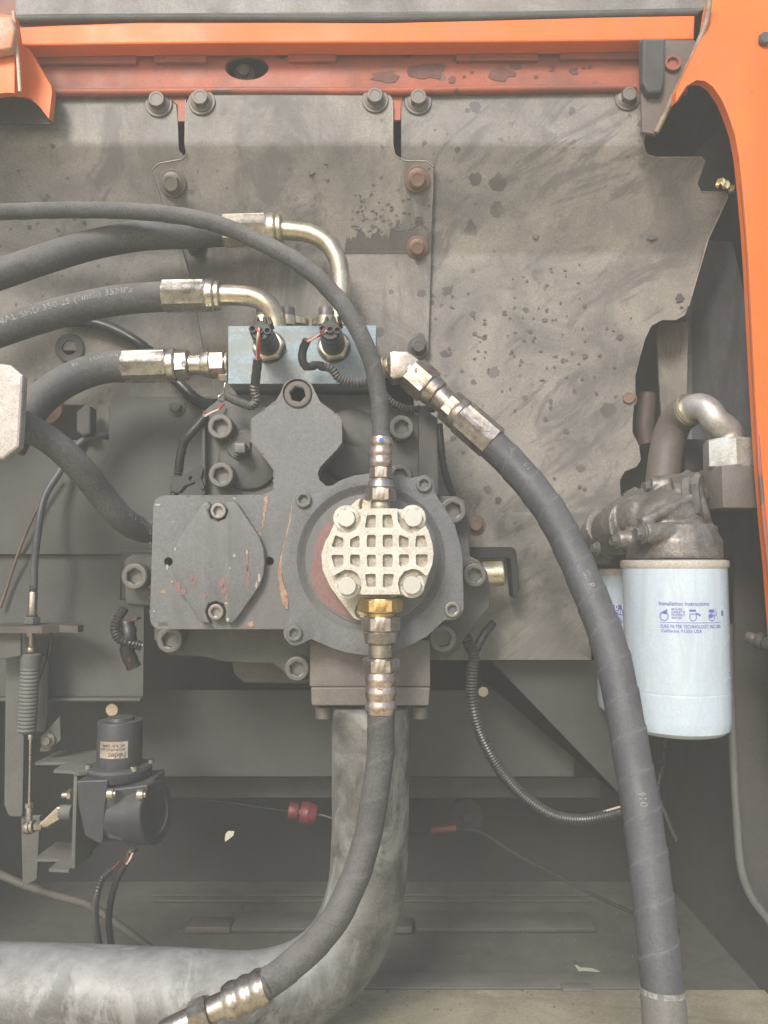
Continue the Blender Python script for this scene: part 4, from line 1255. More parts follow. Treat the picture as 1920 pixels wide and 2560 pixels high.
harness('grey corrugated harness with red and cream wires hanging from the left pressure switch',
        [(pts3([(641, 823, -.055), (648, 832, -.058), (646, 860, -.05), (644, 900, -.03)]), m_red), (pts3([(648, 821, -.055), (645, 838, -.058), (642, 868, -.045), (643, 900, -.03)]), m_cream), (pts3([(654, 823, -.05), (649, 850, -.05), (648, 880, -.04), (645, 900, -.03)]), m_red)],
        pts3([(644, 898, -.028), (643, 915, -.025), (640, 940, -.022), (638, 960, -.02)]),
        pts3([(638, 955, -.02), (636, 978, -.016), (642, 1000, -.012), (630, 1014, -.008), (605, 1008, -.004), (582, 998, .0), (567, 990, .004)]), 12 * .00039, m_cond, 12)
harness('grey corrugated harness with taped bend running from the right pressure switch behind the hose',
        [(pts3([(811, 821, -.055), (800, 838, -.05), (782, 845, -.042), (766, 853, -.035)]), m_red), (pts3([(818, 826, -.055), (800, 836, -.05), (780, 849, -.042), (766, 855, -.035)]), m_cream)],
        pts3([(768, 850, -.035), (758, 872, -.03), (756, 900, -.028), (766, 917, -.026), (795, 912, -.022), (812, 920, -.02)]),
        pts3([(800, 914, -.021), (830, 924, -.018), (846, 944, -.016), (872, 956, -.015), (905, 957, -.015), (945, 952, -.012)]), 12 * .00039, m_cond, 11)
harness('taped black harness with a red wire end hanging left of the pump bolts',
        [(pts3([(508, 1040, .02), (522, 1034, .02), (540, 1028, .022), (560, 1010, .03)]), m_red), (pts3([(510, 1043, .02), (526, 1033, .018), (548, 1024, .02)]), m_cream)],
        pts3([(512, 1043, .02), (495, 1064, .02), (475, 1086, .02), (460, 1106, .022), (450, 1146, .024), (447, 1178, .026)]),
        pts3([(447, 1172, .026), (443, 1195, .026), (437, 1215, .028), (436, 1245, .03)]), 12 * .0004, m_condb, 12)
clip = plate('cable_clip', [(428, 1190, 4), (450, 1192, 4), (470, 1180), (500, 1162, 4), (508, 1172), (502, 1195), (512, 1222, 6), (500, 1222), (486, 1205), (462, 1214), (446, 1232, 4), (428, 1228, 4)], .018, .012, m_black, None, bevel=.0015, holes=(circ(477, 1196, 6, 12),))
tag(clip, 'black plastic clip holding the taped harness beside the pump', 'cable clip')
harness('dark corrugated loop with a plug hanging below the lower left pump bolt',
        [(pts3([(322, 1555, .04), (338, 1548, .03), (350, 1545, .05)]), m_redt), (pts3([(318, 1640, .05), (324, 1650, .045), (332, 1660, .05)]), m_redt)],
        pts3([(318, 1560, .05), (324, 1590, .045), (318, 1625, .05), (335, 1668, .055)]),
        pts3([(312, 1520, .05), (296, 1545, .045), (288, 1570, .042), (296, 1594, .042), (320, 1606, .042), (352, 1614, .05)]), 13 * .00042, m_condb, 20)
harness('glossy black corrugated harness looping from the pump down to the right hose',
        [(pts3([(1500, 2032, .1), (1525, 2024, .1), (1550, 2017, .1)]), m_cream)],
        pts3([(1232, 1558, .07), (1212, 1585, .06), (1196, 1612, .055), (1184, 1636, .05)]),
        pts3([(1160, 1585, .05), (1172, 1610, .045), (1184, 1640, .042), (1181, 1680, .04), (1179, 1725, .04), (1185, 1775, .04), (1200, 1830, .045), (1228, 1888, .05), (1270, 1950, .06), (1325, 2004, .07), (1389, 2041, .08), (1452, 2050, .09), (1515, 2040, .1), (1580, 2020, .11)]), 15 * .00043, m_condb, 12)
harness('short grey corrugated lead under the right steel elbow', [], None, pts3([(960, 985, .02), (975, 1003, .022), (1003, 1018, .025), (1040, 1024, .03), (1085, 1022, .04)]), 11 * .0004, m_cond)
harness('thin black cable dropping behind the right edge of the pump', [], pts3([(1098, 1060, .03), (1102, 1110, .03), (1108, 1160, .035), (1118, 1200, .04), (1134, 1240, .05)]), None, 0, m_condb, 10)
harness('black cable passing under the printed hose to the pump top', [], pts3([(150, 806, .09), (200, 803, .09), (260, 814, .09), (325, 845, .088), (382, 888, .085), (445, 955, .08), (500, 1006, .07), (540, 1012, .06)]), None, 0, m_condb, 17)
harness('thin ribbed lead hanging under the white filter', [], None, pts3([(1664, 1850, .1), (1656, 1910, .1), (1645, 1980, .11), (1668, 2050, .12), (1690, 2100, .13)]), 7 * .00045, m_condb)

# ------------------------------------------------------------------ pale octagonal block at left edge
lb = T('manifold_block', 'pale bare metal block with cut corners at the left edge', 'metal block', at(0, 1030, -.1))
plate('block', [(-300, 906), (0, 908), (26, 911), (57, 938), (54, 1010), (47, 1117), (8, 1148), (-300, 1150)], -.11, .009, mat('bare_scratched_metal', (.46, .42, .385), .45, .4, (.34, .3, .27), vs=30, bump=.2), lb, bevel=.0022, seg=2)

# ------------------------------------------------------------------ right angle bracket and stub
D = lambda pts: [(1020 + x / 4.609, 1200 + y / 4.609) + tuple(q) for x, y, *q in pts]
br = T('angle_bracket', 'black angle bracket sticking out beside the steel stub right of the pump', 'bracket', at(1200, 1380, .06))
plate('angle', D([(700, 772), (1195, 772, 20), (1243, 800, 20), (1290, 1240), (1242, 1362), (1216, 1340), (1180, 912, 10), (1160, 900, 14), (700, 902)]), .07, .03, m_liner, br, bevel=.0008)
stub = segs(br, at(1205, 1436, .06), at(1257, 1433, .06), [('cyl', .0, 1, 31.5 * .00043, m_gold, 'stub')])

# ------------------------------------------------------------------ throttle cable
tcab = T('throttle_cable', 'throttle cable with ribbed rubber boot and thin rod at the left', 'control cable', at(76, 1650, .06))
YT = .06
kT = .00043
tube('sheath', pts3([(85, 1470, YT), (86, 1420, YT), (92, 1355, YT), (112, 1242, .07), (148, 1182, .08), (180, 1128, .09), (214, 1097, .095), (255, 1088, .1), (275, 1096, .12)]), 9 * kT, mat('grey_cable_sheath', (.1, .1, .11), .45), tcab, n=16)
segs(tcab, at(84, 1462, YT), at(76, 1640, YT), [('cyl', .0, .1, 9.5 * kT, m_dark, 'gland'), ('cyl', .1, .42, 11 * kT, m_zinc, 'sleeve'), ('cyl', .42, .45, 13 * kT, m_dark, 'ring'), ('hexf', .45, .55, 21 * kT, m_chan, 'lock_nut'),
    ('hexf', .66, .735, 12 * kT, m_zincd, 'lower_nut'), ('cyl', .73, .87, 8 * kT, m_zincd, 'thread'), ('cyl', .88, .945, 10 * kT, m_gold, 'brass_end')])
bl = []
p0, p1 = at(78, 1634, YT), at(67, 1836, YT)
Lb = (p1 - p0).length
prf = [(0, 18 * kT), (Lb * .01, 23.5 * kT), (Lb * .16, 24 * kT)]
for i in range(1, 17 * 6):
    u = .17 + .8 * i / (17 * 6)
    prf.append((Lb * u, (20.5 + 2.8 * (abs(math.sin(i * math.pi / 6)) ** .6)) * kT))
prf.append((Lb, 8 * kT))
lathe('ribbed_boot', p0, p1 - p0, prf, mat('grey_rubber_boot', (.115, .112, .11), .6, 0, dust=.5), tcab, 28, 0, (), 60)
segs(tcab, at(76, 1836, YT), at(72, 2082, YT), [('cyl', 0, .05, 6 * kT, m_zinc, 'rod_tip'), ('cyl', .04, .6, 2.6 * kT, m_zinc, 'rod'), ('cyl', .58, .71, 3.4 * kT, m_zincd, 'threaded_rod'), ('hexf', .70, .75, 10 * kT, m_zincd, 'jam_nut'), ('cyl', .75, .97, 8 * kT, m_zincd, 'rod_end')])
segs(tcab, at(68, 2068, YT), at(124, 2062, YT - .005), [('cyl', -.05, .18, 17 * kT, m_zincd, 'ball_joint'), ('cyl', .2, .32, 15 * kT, m_gold, 'washer'), ('hexf', .4, .72, 12 * kT, m_zincd, 'stud_nut'), ('cyl', .72, 1, 6 * kT, m_zinc, 'stud')])

cb = T('cable_bracket', 'grey steel bracket plates holding the throttle cable', 'bracket', at(60, 1700, .07))
plate('upright_plate', [(14, 1640), (118, 1640), (120, 1580), (128, 1580), (126, 1625), (118, 1640), (118, 1800, 6), (112, 1830), (60, 1830), (56, 2042, 8), (22, 2042, 14), (10, 2012)], .085, .004, m_chan, cb, bevel=.0008)
plate('side_wing', [(-60, 1578), (52, 1578), (52, 1640), (18, 1646, 6), (-60, 1650)], .05, .004, m_body, cb, bevel=.0008)
bm = bmesh.new()
sh = [onf for onf in ()]
zz = at(60, 1570, .05).z
pp = [at(x, y, 0) for x, y in ()]
def shelf(name, pxs, Yf, Yb, zpx, th, m, parent):
    z = at(60, zpx, Yf).z
    bm = bmesh.new()
    vs = [bm.verts.new((at(x, zpx, Yf).x * s, Yf + (Yb - Yf) * f, z)) for x, f, s in pxs]
    bm.faces.new(vs)
    r = bmesh.ops.extrude_face_region(bm, geom=bm.faces[:])
    bmesh.ops.translate(bm, verts=[q for q in r['geom'] if isinstance(q, bmesh.types.BMVert)], vec=(0, 0, -th))
    return obj(name, bm, m, parent)
shelf('shelf', [(-40, 0, 1), (105, 0, 1), (135, .25, 1), (190, .1, 1), (186, .45, 1), (130, .8, 1), (60, 1, 1), (-40, 1, 1)], .035, .09, 1566, .007, m_rustb, cb)
plate('bolt_tab', [(112, 1830), (150, 1790), (152, 1850, 6), (120, 1880, 6), (98, 1880)], .08, .006, m_chan, cb, bevel=.001)
bolt('flange', 120, 1850, .078, 18, m_bolt, cb)

# U bracket + stepper motor
ub = T('channel_bracket', 'folded grey channel bracket carrying the small motor at lower left', 'bracket', at(190, 2060, .05))
YU = .04
xw = at(182, 2000, YU).x
box('channel_web', xw, xw + .004, YU, YU + .09, at(182, 2172, YU).z, at(182, 1925, YU).z, m_chan, ub, .0008)


def sheet(name, pts, th, m, parent):
    """level sheet through world points (x, y) at height z"""
    bm = bmesh.new()
    vs = [bm.verts.new(p) for p in pts]
    bm.faces.new(vs)
    r = bmesh.ops.extrude_face_region(bm, geom=bm.faces[:])
    bmesh.ops.translate(bm, verts=[q for q in r['geom'] if isinstance(q, bmesh.types.BMVert)], vec=(0, 0, -th))
    return obj(name, bm, m, parent)


def level(px, py, z):
    d = at(px, py, 0) - CAM
    return CAM + d * ((z - CAM.z) / d.z)


zt = at(182, 1925, YU).z
sheet('top_flange', [level(x, y, zt) for x, y in ((88, 1906), (150, 1876), (245, 1876), (245, 1925), (196, 1932), (178, 1927), (134, 1925), (165, 1905))], .003, m_chan, ub)
zb = at(182, 2170, YU).z
sheet('bottom_flange', [level(x, y, zb) for x, y in ((85, 2147), (140, 2104), (225, 2112), (232, 2130), (172, 2174), (122, 2172), (152, 2147))], .003, m_chan, ub)
bar = segs(ub, at(150, 2030, .05), at(180, 2030, .05), [('cyl', 0, 1, 17 * kT, m_chan, 'shaft_boss')])
plate('lever', [(96, 2062), (142, 2018, 4), (150, 2018), (150, 2048), (120, 2066, 4)], .045, .005, m_gold, ub, bevel=.001)
segs(ub, at(156, 1988, .05), at(180, 1986, .05), [('cyl', 0, .6, 7 * kT, m_gold, 'screw'), ('hexf', .6, 1, 13 * kT, m_gold, 'nut')])
plate('column', [(52, 2040), (100, 2040), (92, 2200, 10), (56, 2216)], .09, .004, m_chan, ub, bevel=.0008)

mo = T('stepper_motor', 'blue black stepper motor with round can and foil label at lower left', 'motor', at(298, 1930, .05))
YM = .055
kM = mpp(298, 1900, YM)
pz = at(298, 1912, YM)
H = (at(298, 1792, YM) - pz).length
can = lathe('can', pz, (0, 0, 1), [(0, 55 * kM), (H * .88, 55 * kM), (H * .93, 53 * kM), (H * .94, 34 * kM), (H, 32 * kM), (H * 1.0, 18 * kM)], m_motor, mo, 40)
fl_ = lathe('flange', pz + Vector((0, 0, -.012)), (0, 0, 1), [(0, 76 * kM), (.003, 79 * kM), (.0095, 79 * kM), (.012, 74 * kM), (.0125, 56 * kM)], m_motor, mo, 40)
for dx, dy in ((-.028, -.012), (.022, -.02), (.03, .01)):
    lathe('flange_screw', pz + Vector((dx, dy, -.001)), (0, 0, 1), [(0, .0035), (.004, .0035), (.0045, .003)], m_zinc, fl_, 16)
bx = plate('gear_case', [(191, 1953, 4), (270, 1950, 4), (262, 2020), (258, 2100, 10), (250, 2110), (212, 2090, 14), (195, 2010)], .02, .075, m_motor, mo, bevel=.003)
pd0, pd1 = at(262, 2036, .05), at(392, 2030, .035)
ax_ = (pd1 - pd0)
LL = ax_.length
lathe('drum', pd0, ax_, [(0, 62 * kM), (LL * .55, 64 * kM), (LL * .56, 70 * kM), (LL * .72, 70 * kM), (LL * .73, 72 * kM), (LL * .98, 74 * kM), (LL, 70 * kM), (LL, 52 * kM), (LL * .97, 50 * kM)], m_motor, mo, 48)
plate('drum_shroud', [(262, 1975, 6), (370, 1962, 6), (366, 2090, 20), (330, 2110, 20), (268, 2096, 8)], .022, .06, m_motor, mo, bevel=.004)
for x, y in ((277, 1984), (352, 1986)):
    segs(mo, at(x - 8, y, .012), at(x + 14, y, .012), [('cyl', 0, .7, 12 * kM, m_gold, 'case_screw'), ('cyl', .7, 1, 8 * kM, m_zincd, 'screw_tip')])


def cyl_map(c, r, zc, phi0, flip=False):
    def fn(x, y):
        if flip:
            x, y = -x, -y
        a = phi0 + x / r
        return Vector((c.x + (r + .0003) * math.sin(a), c.y - (r + .0003) * math.cos(a), zc + y))
    return fn


zl = at(300, 1863, YM).z
rM = 55 * kM
bm = bmesh.new()
for i in range(9):
    a = -.62 + 1.3 * i / 8
    for dz in (-.0085, .0085):
        bm.verts.new((pz.x + (rM + .0002) * math.sin(a), pz.y - (rM + .0002) * math.cos(a), zl + dz))
bm.verts.ensure_lookup_table()
for i in range(8):
    bm.faces.new([bm.verts[j] for j in (2 * i, 2 * i + 1, 2 * i + 3, 2 * i + 2)])
lab = obj('foil_label', bm, m_label, can)
text('maker_name', 'Nidec', .0075, cyl_map(pz, rM + .0002, zl - .0028, .6, True), m_dink, lab)
text('rating_line', 'DC 8.5V 0.04A', .0038, cyl_map(pz, rM + .0002, zl + .0055, .55, True), m_dink, lab)
text('rating_line', 'KP39HM2G-029', .0038, cyl_map(pz, rM + .0002, zl + .002, .55, True), m_dink, lab)
harness('two ribbed leads with pink wires hanging under the small motor',
        [(pts3([(300, 2152, .03), (294, 2160, .03), (278, 2174, .03)]), m_redt), (pts3([(318, 2132, .03), (322, 2146, .03), (314, 2158, .03)]), m_redt), (pts3([(332, 2132, .03), (326, 2146, .03), (316, 2160, .03)]), m_cream)],
        pts3([(340, 2120, .04), (325, 2132, .035), (312, 2162, .035), (296, 2190, .035), (280, 2240, .04), (272, 2300, .05), (280, 2370, .06), (290, 2410, .07)]),
        pts3([(278, 2174, .03), (256, 2196, .03), (244, 2230, .03), (238, 2290, .045), (246, 2350, .06), (260, 2410, .07)]), 9 * .00042, m_condb, 9)

# ------------------------------------------------------------------ loose cables in the low bay
hl = tube('cable', pts3([(-20, 2176, .12), (60, 2212, .12), (140, 2238, .12), (220, 2262, .12), (300, 2315, .12), (380, 2375, .12), (450, 2440, .12)]), .0045, m_rustb, None, n=12)
tag(hl, 'dusty thin cable lying along the lower left floor', 'cable')
rc = T('cable_splice', 'red taped cable splice hanging in the dark behind the suction pipe', 'cable splice', at(756, 2032, .22))
segs(rc, at(722, 2026, .22), at(792, 2036, .22), [('cyl', 0, .34, .0095, m_redt, 'red_cap'), ('cyl', .3, .5, .006, m_redt, 'neck'), ('cyl', .42, .72, (.0125, .0135), m_redt, 'red_tape'), ('cyl', .7, 1, (.0135, .011), m_redt, 'red_tape')])
tube('lead', pts3([(330, 2010, .24), (480, 2000, .24), (600, 2010, .23), (660, 2020, .22), (722, 2028, .22)]), .0007, m_liner, rc, n=8)
tube('lead', pts3([(790, 2036, .22), (812, 2040, .22), (840, 2050, .22)]), .0014, m_cond, rc, n=8)
cw = T('cable_splice', 'thin grey cable with red sleeve crossing the dark lower right bay', 'cable splice', at(1150, 2070, .22))
tube('lead', pts3([(1010, 2088, .22), (1080, 2080, .22), (1150, 2072, .22), (1200, 2080, .22), (1290, 2136, .2), (1368, 2176, .18), (1440, 2215, .16), (1490, 2240, .15), (1600, 2290, .12), (1700, 2330, .1)]), .0022, m_liner, cw, n=10)
tube('red_sleeve', pts3([(1078, 2076, .214), (1110, 2072, .214), (1140, 2070, .214)]), .0052, m_redt, cw, n=10)
stb = lathe('stud', at(1166, 2034, .3), (0, -1, 0), [(0, .024), (.01, .022), (.012, .014), (.012, .009), (.02, .0085), (.022, .007)], m_liner, None, 24)
tag(stb, 'dim yellow stud on the dark rear of the bay', 'stud')
thin = tube('wire', pts3([(0, 1520, .1), (20, 1462, .1), (45, 1385, .095), (75, 1310, .09), (105, 1250, .09), (145, 1190, .09)]), .0017, mat('brown_wire', (.16, .11, .09), .5), None, n=8)
tag(thin, 'thin brown wire beside the throttle cable', 'wire')
edge = tube('trim_edge', pts3([(1822, 1560, .1), (1828, 1750, .08), (1834, 1900, .06), (1838, 1980, .05), (1843, 2060, .04), (1855, 2180, .02), (1880, 2245, .01), (1930, 2310, -.01)]), .0042, mat('dusty_trim', (.085, .083, .075), .7, 0, (.07, .068, .06), vs=20), None, n=10)
tag(edge, 'grey curved trim edge in the lower right corner', 'trim edge')
sk = plate('skirt', [(1836, 1900), (1840, 2000), (1845, 2065), (1857, 2180), (1882, 2247), (1935, 2315), (1990, 2330), (1990, 1380), (1836, 1380)], .12, .004, m_sidew, None, bevel=0)
tag(sk, 'brown skirt panel right of the curved trim edge', 'panel')
rp = T('side_connector', 'small dull connector poking from the right wall below the orange post', 'connector', at(1900, 1600, .05))
segs(rp, at(1868, 1592, .05), at(1930, 1612, .03), [('cyl', 0, .4, .006, m_capb, 'tip'), ('cyl', .4, .7, .009, m_sidew, 'collar'), ('cyl', .7, 1.2, .007, m_capb, 'body')])
# brown upright pipe in the gap beside the right plate
up = tube('upright_pipe', pts3([(1616, 985, .17), (1612, 1030, .17), (1610, 1080, .17), (1616, 1110, .17)]), .0125, mat('dark_brown_pipe', (.1, .065, .05), .55, 0, (.04, .035, .03), vs=20), None, n=20)
tag(up, 'dark brown upright pipe in the gap beside the spotted plate', 'pipe')

# ------------------------------------------------------------------ filters
def oil_filter(label, px, py, Y, r, zr, length, printed):
    t = T('oil_filter', label, 'oil filter', at(px, py, Y), 'white canister filters')
    c = at(px, py, Y)
    z0 = zr
    can = lathe('canister', Vector((c.x, c.y, z0 - .006)), (0, 0, -1), [(0, r), (length * .02, r), (length * .73, r), (length * .738, r), (length * .742, r * .996), (length * .746, r), (length * .755, r), (length * .9, r), (length * .92, r * .998), (length * .965, r * .97), (length * .99, r * .88), (length, r * .74), (length * 1.0, r * .3)], m_white, t, 64, 0, (), 30)
    lathe('rim', Vector((c.x, c.y, z0)), (0, 0, -1), [(0, r * .97), (.001, r * 1.03), (.006, r * 1.035), (.0085, r * 1.005)], m_rim, t, 64, 0, (), 50)
    return t, can, c, z0


rFil = 124 * mpp(1684, 1405, .02)
zF1 = at(1684, 1400, .02).z
f1, can1, c1, _ = oil_filter('white canister oil filter with blue installation instructions, nearer of the two', 1684, 1405, .02, rFil, zF1, .1665, True)
PHI = lambda px: math.asin(max(-1, min(1, (at(px, 1500, .02 - rFil * .8).x - c1.x) / rFil)))
zt1 = lambda py: at(1700, py, .02 - rFil).z


def ftext(s, size, px, py, px1):
    return text('print', s, size, cyl_map(c1, rFil, zt1(py), PHI(px)), m_ink, can1, .015, rFil * (PHI(px1) - PHI(px)))


ftext('Installation Instructions', .0052, 1647, 1514, 1763)
for i, (s, xe) in enumerate((('BE SURE', 1696), ('GASKET IS', 1702), ('PROPERLY', 1702), ('SEATED', 1695))):
    ftext(s, .0029, 1672, 1526 + i * 7.2, xe)
for i, s in enumerate('TAE'):
    ftext(s, .003, 1781, 1527 + i * 7, 1785)
ftext('SURE FILTER TECHNOLOGY, INC USA', .0046, 1649, 1571, 1796)
ftext('California 91355 USA', .0042, 1650, 1582, 1742)


def ink_poly(polys):
    bm = bmesh.new()
    for poly in polys:
        vs = []
        for px, py in poly:
            a = PHI(px)
            vs.append(bm.verts.new((c1.x + (rFil + .0003) * math.sin(a), c1.y - (rFil + .0003) * math.cos(a), zt1(py))))
        bm.faces.new(vs)
    return obj('print', bm, m_ink, can1)


U = lambda pts, w=.9: strip_px(pts, w)
polys = []
for cx_ in (1657, 1721, 1770):
    polys.append(U([(cx_ - 8, 1535), (cx_ - 8, 1546), (cx_ - 4, 1552), (cx_ + 4, 1552), (cx_ + 8, 1546), (cx_ + 8, 1535)]))
polys.append(U([(1649, 1535), (1665, 1535)]))
polys.append(U([(1651, 1533), (1664, 1524), (1662, 1534)]))
polys.append(U([(1713, 1535), (1729, 1535)]))
polys.append([(1712, 1524), (1728, 1524), (1728, 1529), (1712, 1529)])
polys.append([(1726, 1531), (1733, 1533), (1741, 1537), (1738, 1541), (1731, 1536)])
polys.append([(1762, 1524), (1778, 1524), (1778, 1532), (1762, 1532)])
polys.append([(1762, 1538), (1770, 1533), (1776, 1540), (1770, 1546), (1763, 1545)])
polys.append([(1800, 1528), (1807, 1528), (1807, 1542), (1800, 1540)])
for i in range(12):
    x0 = 1649 + i * 13.5
    if x0 + 13.5 < 1811:
        polys.append([(x0, 1556.6), (x0 + 13.5, 1556.6), (x0 + 13.5, 1557.8), (x0, 1557.8)])
ink_poly(polys)

zF2 = at(1600, 1420, .13).z
f2, can2, c2, _ = oil_filter('white canister oil filter with blue label band, half hidden behind the first', 1600, 1425, .13, rFil, zF2, .160, True)
phi2 = lambda px: math.asin(max(-1, min(1, (at(px, 1500, .13 - rFil * .6).x - c2.x) / rFil)))
z2 = lambda py: at(1550, py, .13 - rFil * .7).z


def f2text(s, size, px, py, m=None):
    return text('print', s, size, cyl_map(c2, rFil + .0002, z2(py), phi2(px)), m or m_ink, can2)


bm = bmesh.new()
for i in range(9):
    px = 1512 + (1590 - 1512) * i / 8
    a = phi2(px)
    for py in (1538, 1512):
        bm.verts.new((c2.x + (rFil + .0002) * math.sin(a), c2.y - (rFil + .0002) * math.cos(a), z2(py)))
bm.verts.ensure_lookup_table()
for i in range(8):
    bm.faces.new([bm.verts[j] for j in (2 * i, 2 * i + 1, 2 * i + 3, 2 * i + 2)])
obj('label_band', bm, m_ink, can2)
f2text('F0 14', .0088, 1531, 1524, m_wink)
f2text('Filter', .0078, 1536, 1535, m_wink)
f2text('TS FOR:', .005, 1540, 1551)
f2text('4004', .007, 1545, 1559)
f2text('-143', .007, 1549, 1571)
f2text('9', .007, 1553, 1583)
f2text('t b', .006, 1556, 1594)

# filter head, fused from simple cast masses
fh = T('filter_head', 'grimy cast aluminium filter head with hex bolts above the white filters', 'filter head', at(1684, 1390, .04))
H_ = lambda x, y: (1440 + x / 3.456, 1140 + y / 3.456)


def head_pt(x, y, Y):
    return at(*H_(x, y), Y)


bm = bmesh.new()
kh = .0004


def blob(x, y, Y, r, sc=(1, 1, 1)):
    bmesh.ops.create_icosphere(bm, subdivisions=3, radius=1, matrix=Matrix.LocRotScale(head_pt(x, y, Y), None, Vector(sc) * r))


def rod(x0, y0, Y0, x1, y1, Y1, r0, r1):
    a, b_ = head_pt(x0, y0, Y0), head_pt(x1, y1, Y1)
    L = (b_ - a).length
    lathe_bm(bm, a, b_ - a, [(0, r0), (L, r1)], 24)


cz = c1.copy()
lathe_bm(bm, Vector((c1.x, c1.y, zF1 + .001)), (0, 0, 1), [(0, rFil * .93), (.018, rFil * .93), (.03, rFil * .8), (.038, rFil * .5)], 48)
rod(640, 260, .04, 1080, 250, .03, .0105, .014)
rod(440, 365, .05, 640, 350, .045, .0085, .01)
rod(580, 660, -.02, 1180, 690, .0, .0105, .007)
rod(350, 720, .02, 600, 720, .02, .0085, .012)
rod(1060, 250, .03, 500, 620, .04, .020, .024)
rod(900, 440, .03, 1120, 380, .02, .033, .028)
rod(500, 600, .04, 300, 660, .08, .03, .026)
rod(620, 420, .05, 330, 600, .06, .024, .022)
rod(860, 600, .02, 860, 820, .02, .04, .042)
rod(1060, 330, .0, 570, 575, -.01, .006, .005)
blob(820, 520, .02, .03, (1.3, 1, .9))
blob(560, 520, .035, .026)
rod(300, 620, .09, 230, 760, .12, .028, .03)
me_head = obj('cast_body', bm, m_filth, fh, 60)
rm = me_head.modifiers.new('remesh', 'REMESH')
rm.mode = 'VOXEL'
rm.voxel_size = .0016
rm.use_smooth_shade = True
sm = me_head.modifiers.new('smooth', 'SMOOTH')
sm.factor = .6
sm.iterations = 5
for x, y, Y, r in ((610, 270, .04, 23), (425, 368, .05, 21), (540, 672, -.02, 26), (322, 735, .02, 20), (150, 800, .06, 18)):
    o = bolt('flange', *H_(x + 30, y), Y, r, m_capb, fh, (-1, -.25, .0))
lathe('second_neck', Vector((c2.x, c2.y, zF2 + .001)), (0, 0, 1), [(0, rFil * .93), (.03, rFil * .93), (.034, rFil * .85)], m_dark, fh, 40)
# right side port, nut and square adapter
segs(fh, head_pt(960, 400, .02), head_pt(1120, 378, .01), [('cyl', 0, .5, .026, m_body, 'port_ring'), ('hexf', .5, .95, .029, m_body, 'port_nut')])
ab = T('pipe_adapter', 'square dull steel adapter block with hex nut and bent pipe by the orange post', 'pipe adapter', head_pt(1330, 300, .0))
bm = bmesh.new()
cc = head_pt(1335, 285, .02)
bmesh.ops.create_cube(bm, size=1, matrix=Matrix.LocRotScale(cc, Quaternion((0, 0, 1), R(6)), Vector((.044, .046, .043))))
bmesh.ops.bevel(bm, geom=bm.edges[:], offset=.0018, segments=2, profile=.5, affect='EDGES')
obj('square_block', bm, m_port, ab)
zn0 = at(1812, 1174, .01)
hexnut('hex_nut', Vector((cc.x, cc.y, cc.z + .0205)), (0, 0, 1), .030, 66 * .0004, m_headbolt, ab, R(20))
pb = T('bent_pipe', 'dull silver bent pipe arching over the filter head to a brown hose', 'pipe', Vector((cc.x, cc.y, cc.z + .05)))
K = lambda x, y: (1220 + x / 2.37, 900 + y / 2.37)
topz = Vector((cc.x, cc.y, cc.z + .045))
tube('pipe_bend', [topz, topz + Vector((0, 0, .014))] + [at(1788, 1052, .018), at(1770, 1026, .022), at(1748, 1016, .03), at(1722, 1024, .045)], 34 * .00041, mat('dull_silver_pipe', (.5, .48, .45), .42, .6, (.36, .33, .3), vs=25, bump=.15), pb, n=32, step=.004)
pr0, pr1 = at(1730, 1020, .041), at(1716, 1030, .05)
axr = (pr1 - pr0)
lathe('collar', pr0, axr, [(0, 42 * .0004), (axr.length * .3, 45 * .0004), (axr.length * .6, 43 * .0004), (axr.length * .8, 45 * .0004), (axr.length, 42 * .0004)], m_gold, pb, 36)
tube('brown_hose', [pr1 + (pr0 - pr1) * .3, at(1696, 1045, .062), at(1676, 1085, .072), at(1664, 1140, .075), at(1655, 1215, .075)], 43 * .00042, mat('brown_hose', (.13, .1, .085), .5, 0, (.09, .075, .065), vs=14, dust=.4), pb, n=28)
bk = box('back_block', at(1710, 1120, .09).x, at(1770, 1120, .09).x, .09, .12, at(1710, 1210, .09).z, at(1710, 1097, .09).z, m_sidew, ab, .002)

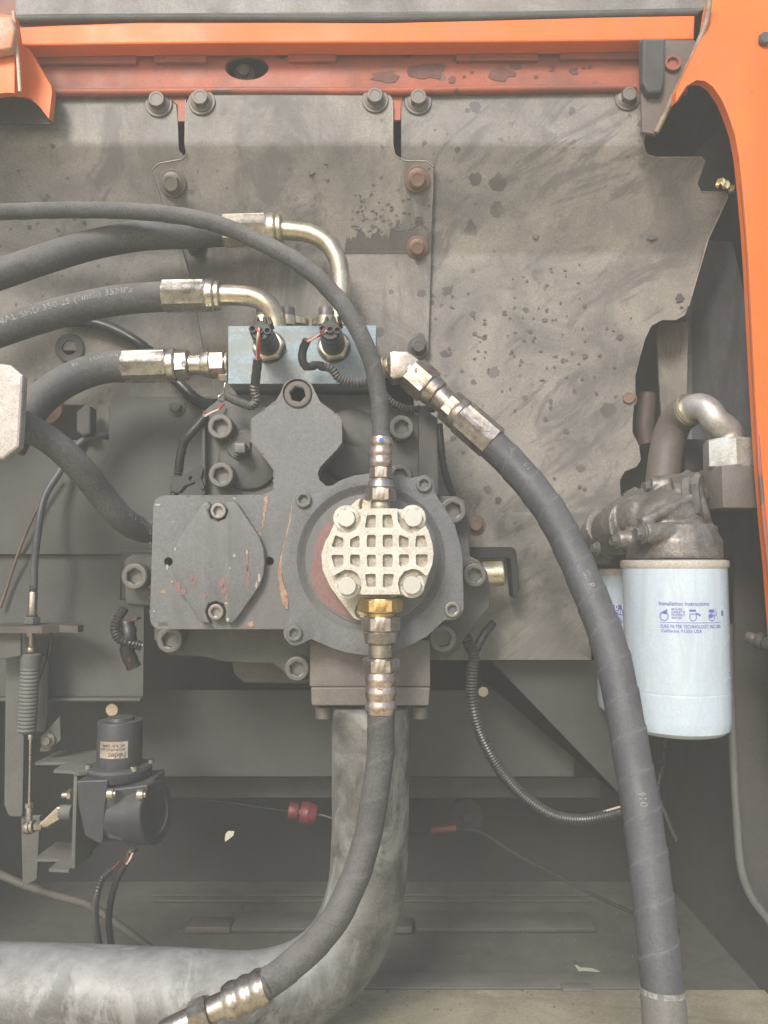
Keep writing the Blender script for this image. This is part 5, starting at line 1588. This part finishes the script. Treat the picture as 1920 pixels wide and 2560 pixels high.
# dry leaves caught in the notch of the right plate
lv = T('dry_leaves', 'small dry leaves coloured pale as if sunlit, caught in the notch of the right plate', 'leaves', at(1810, 475, .05))
for i in range(9):
    x, y = random.uniform(1790, 1822), random.uniform(458, 482)
    if i > 6:
        x, y = random.uniform(1822, 1836), random.uniform(480, 488)
    L = random.uniform(13, 24) if i < 7 else 8
    a = random.uniform(-1.9, -.6)
    bm = bmesh.new()
    dx, dy = math.cos(a), math.sin(a)
    ring = []
    for u, w_ in ((0, .02), (.25, .22), (.55, .3), (.8, .18), (1, .0)):
        p = (x + dx * L * u, y + dy * L * u)
        Yc = .02 + .006 * math.sin(u * 3 + i)
        ring.append((at(p[0] - dy * w_ * L, p[1] + dx * w_ * L, Yc), at(p[0], p[1], Yc + .002), at(p[0] + dy * w_ * L, p[1] - dx * w_ * L, Yc)))
    vv = [[bm.verts.new(q) for q in r] for r in ring]
    for r0, r1 in zip(vv, vv[1:]):
        for j in range(2):
            bm.faces.new((r0[j], r0[j + 1], r1[j + 1], r1[j]))
    r = bmesh.ops.extrude_face_region(bm, geom=bm.faces[:])
    bmesh.ops.translate(bm, verts=[q for q in r['geom'] if isinstance(q, bmesh.types.BMVert)], vec=(0, .0004, 0))
    obj('leaf', bm, m_leaf, lv)

# ------------------------------------------------------------------ haze volume added to lift blacks like lens veiling glare
if HAZE_DENSITY:
    bm = bmesh.new()
    bmesh.ops.create_cube(bm, size=1, matrix=Matrix.LocRotScale(Vector((0, 1.0, .6)), None, Vector((7.0, 7.0, 3.3))))
    me = bpy.data.meshes.new('haze')
    bm.to_mesh(me)
    bm.free()
    hz = link(bpy.data.objects.new('haze', me))
    hz['kind'] = 'stuff'
    mh = bpy.data.materials.new('haze')
    mh.use_nodes = True
    n_ = mh.node_tree.nodes
    n_.remove(n_['Principled BSDF'])
    v = n_.new('ShaderNodeVolumePrincipled')
    v.inputs['Color'].default_value = (.94, .95, .885, 1)
    v.inputs['Density'].default_value = HAZE_DENSITY
    mh.node_tree.links.new(v.outputs[0], n_['Material Output'].inputs['Volume'])
    me.materials.append(mh)
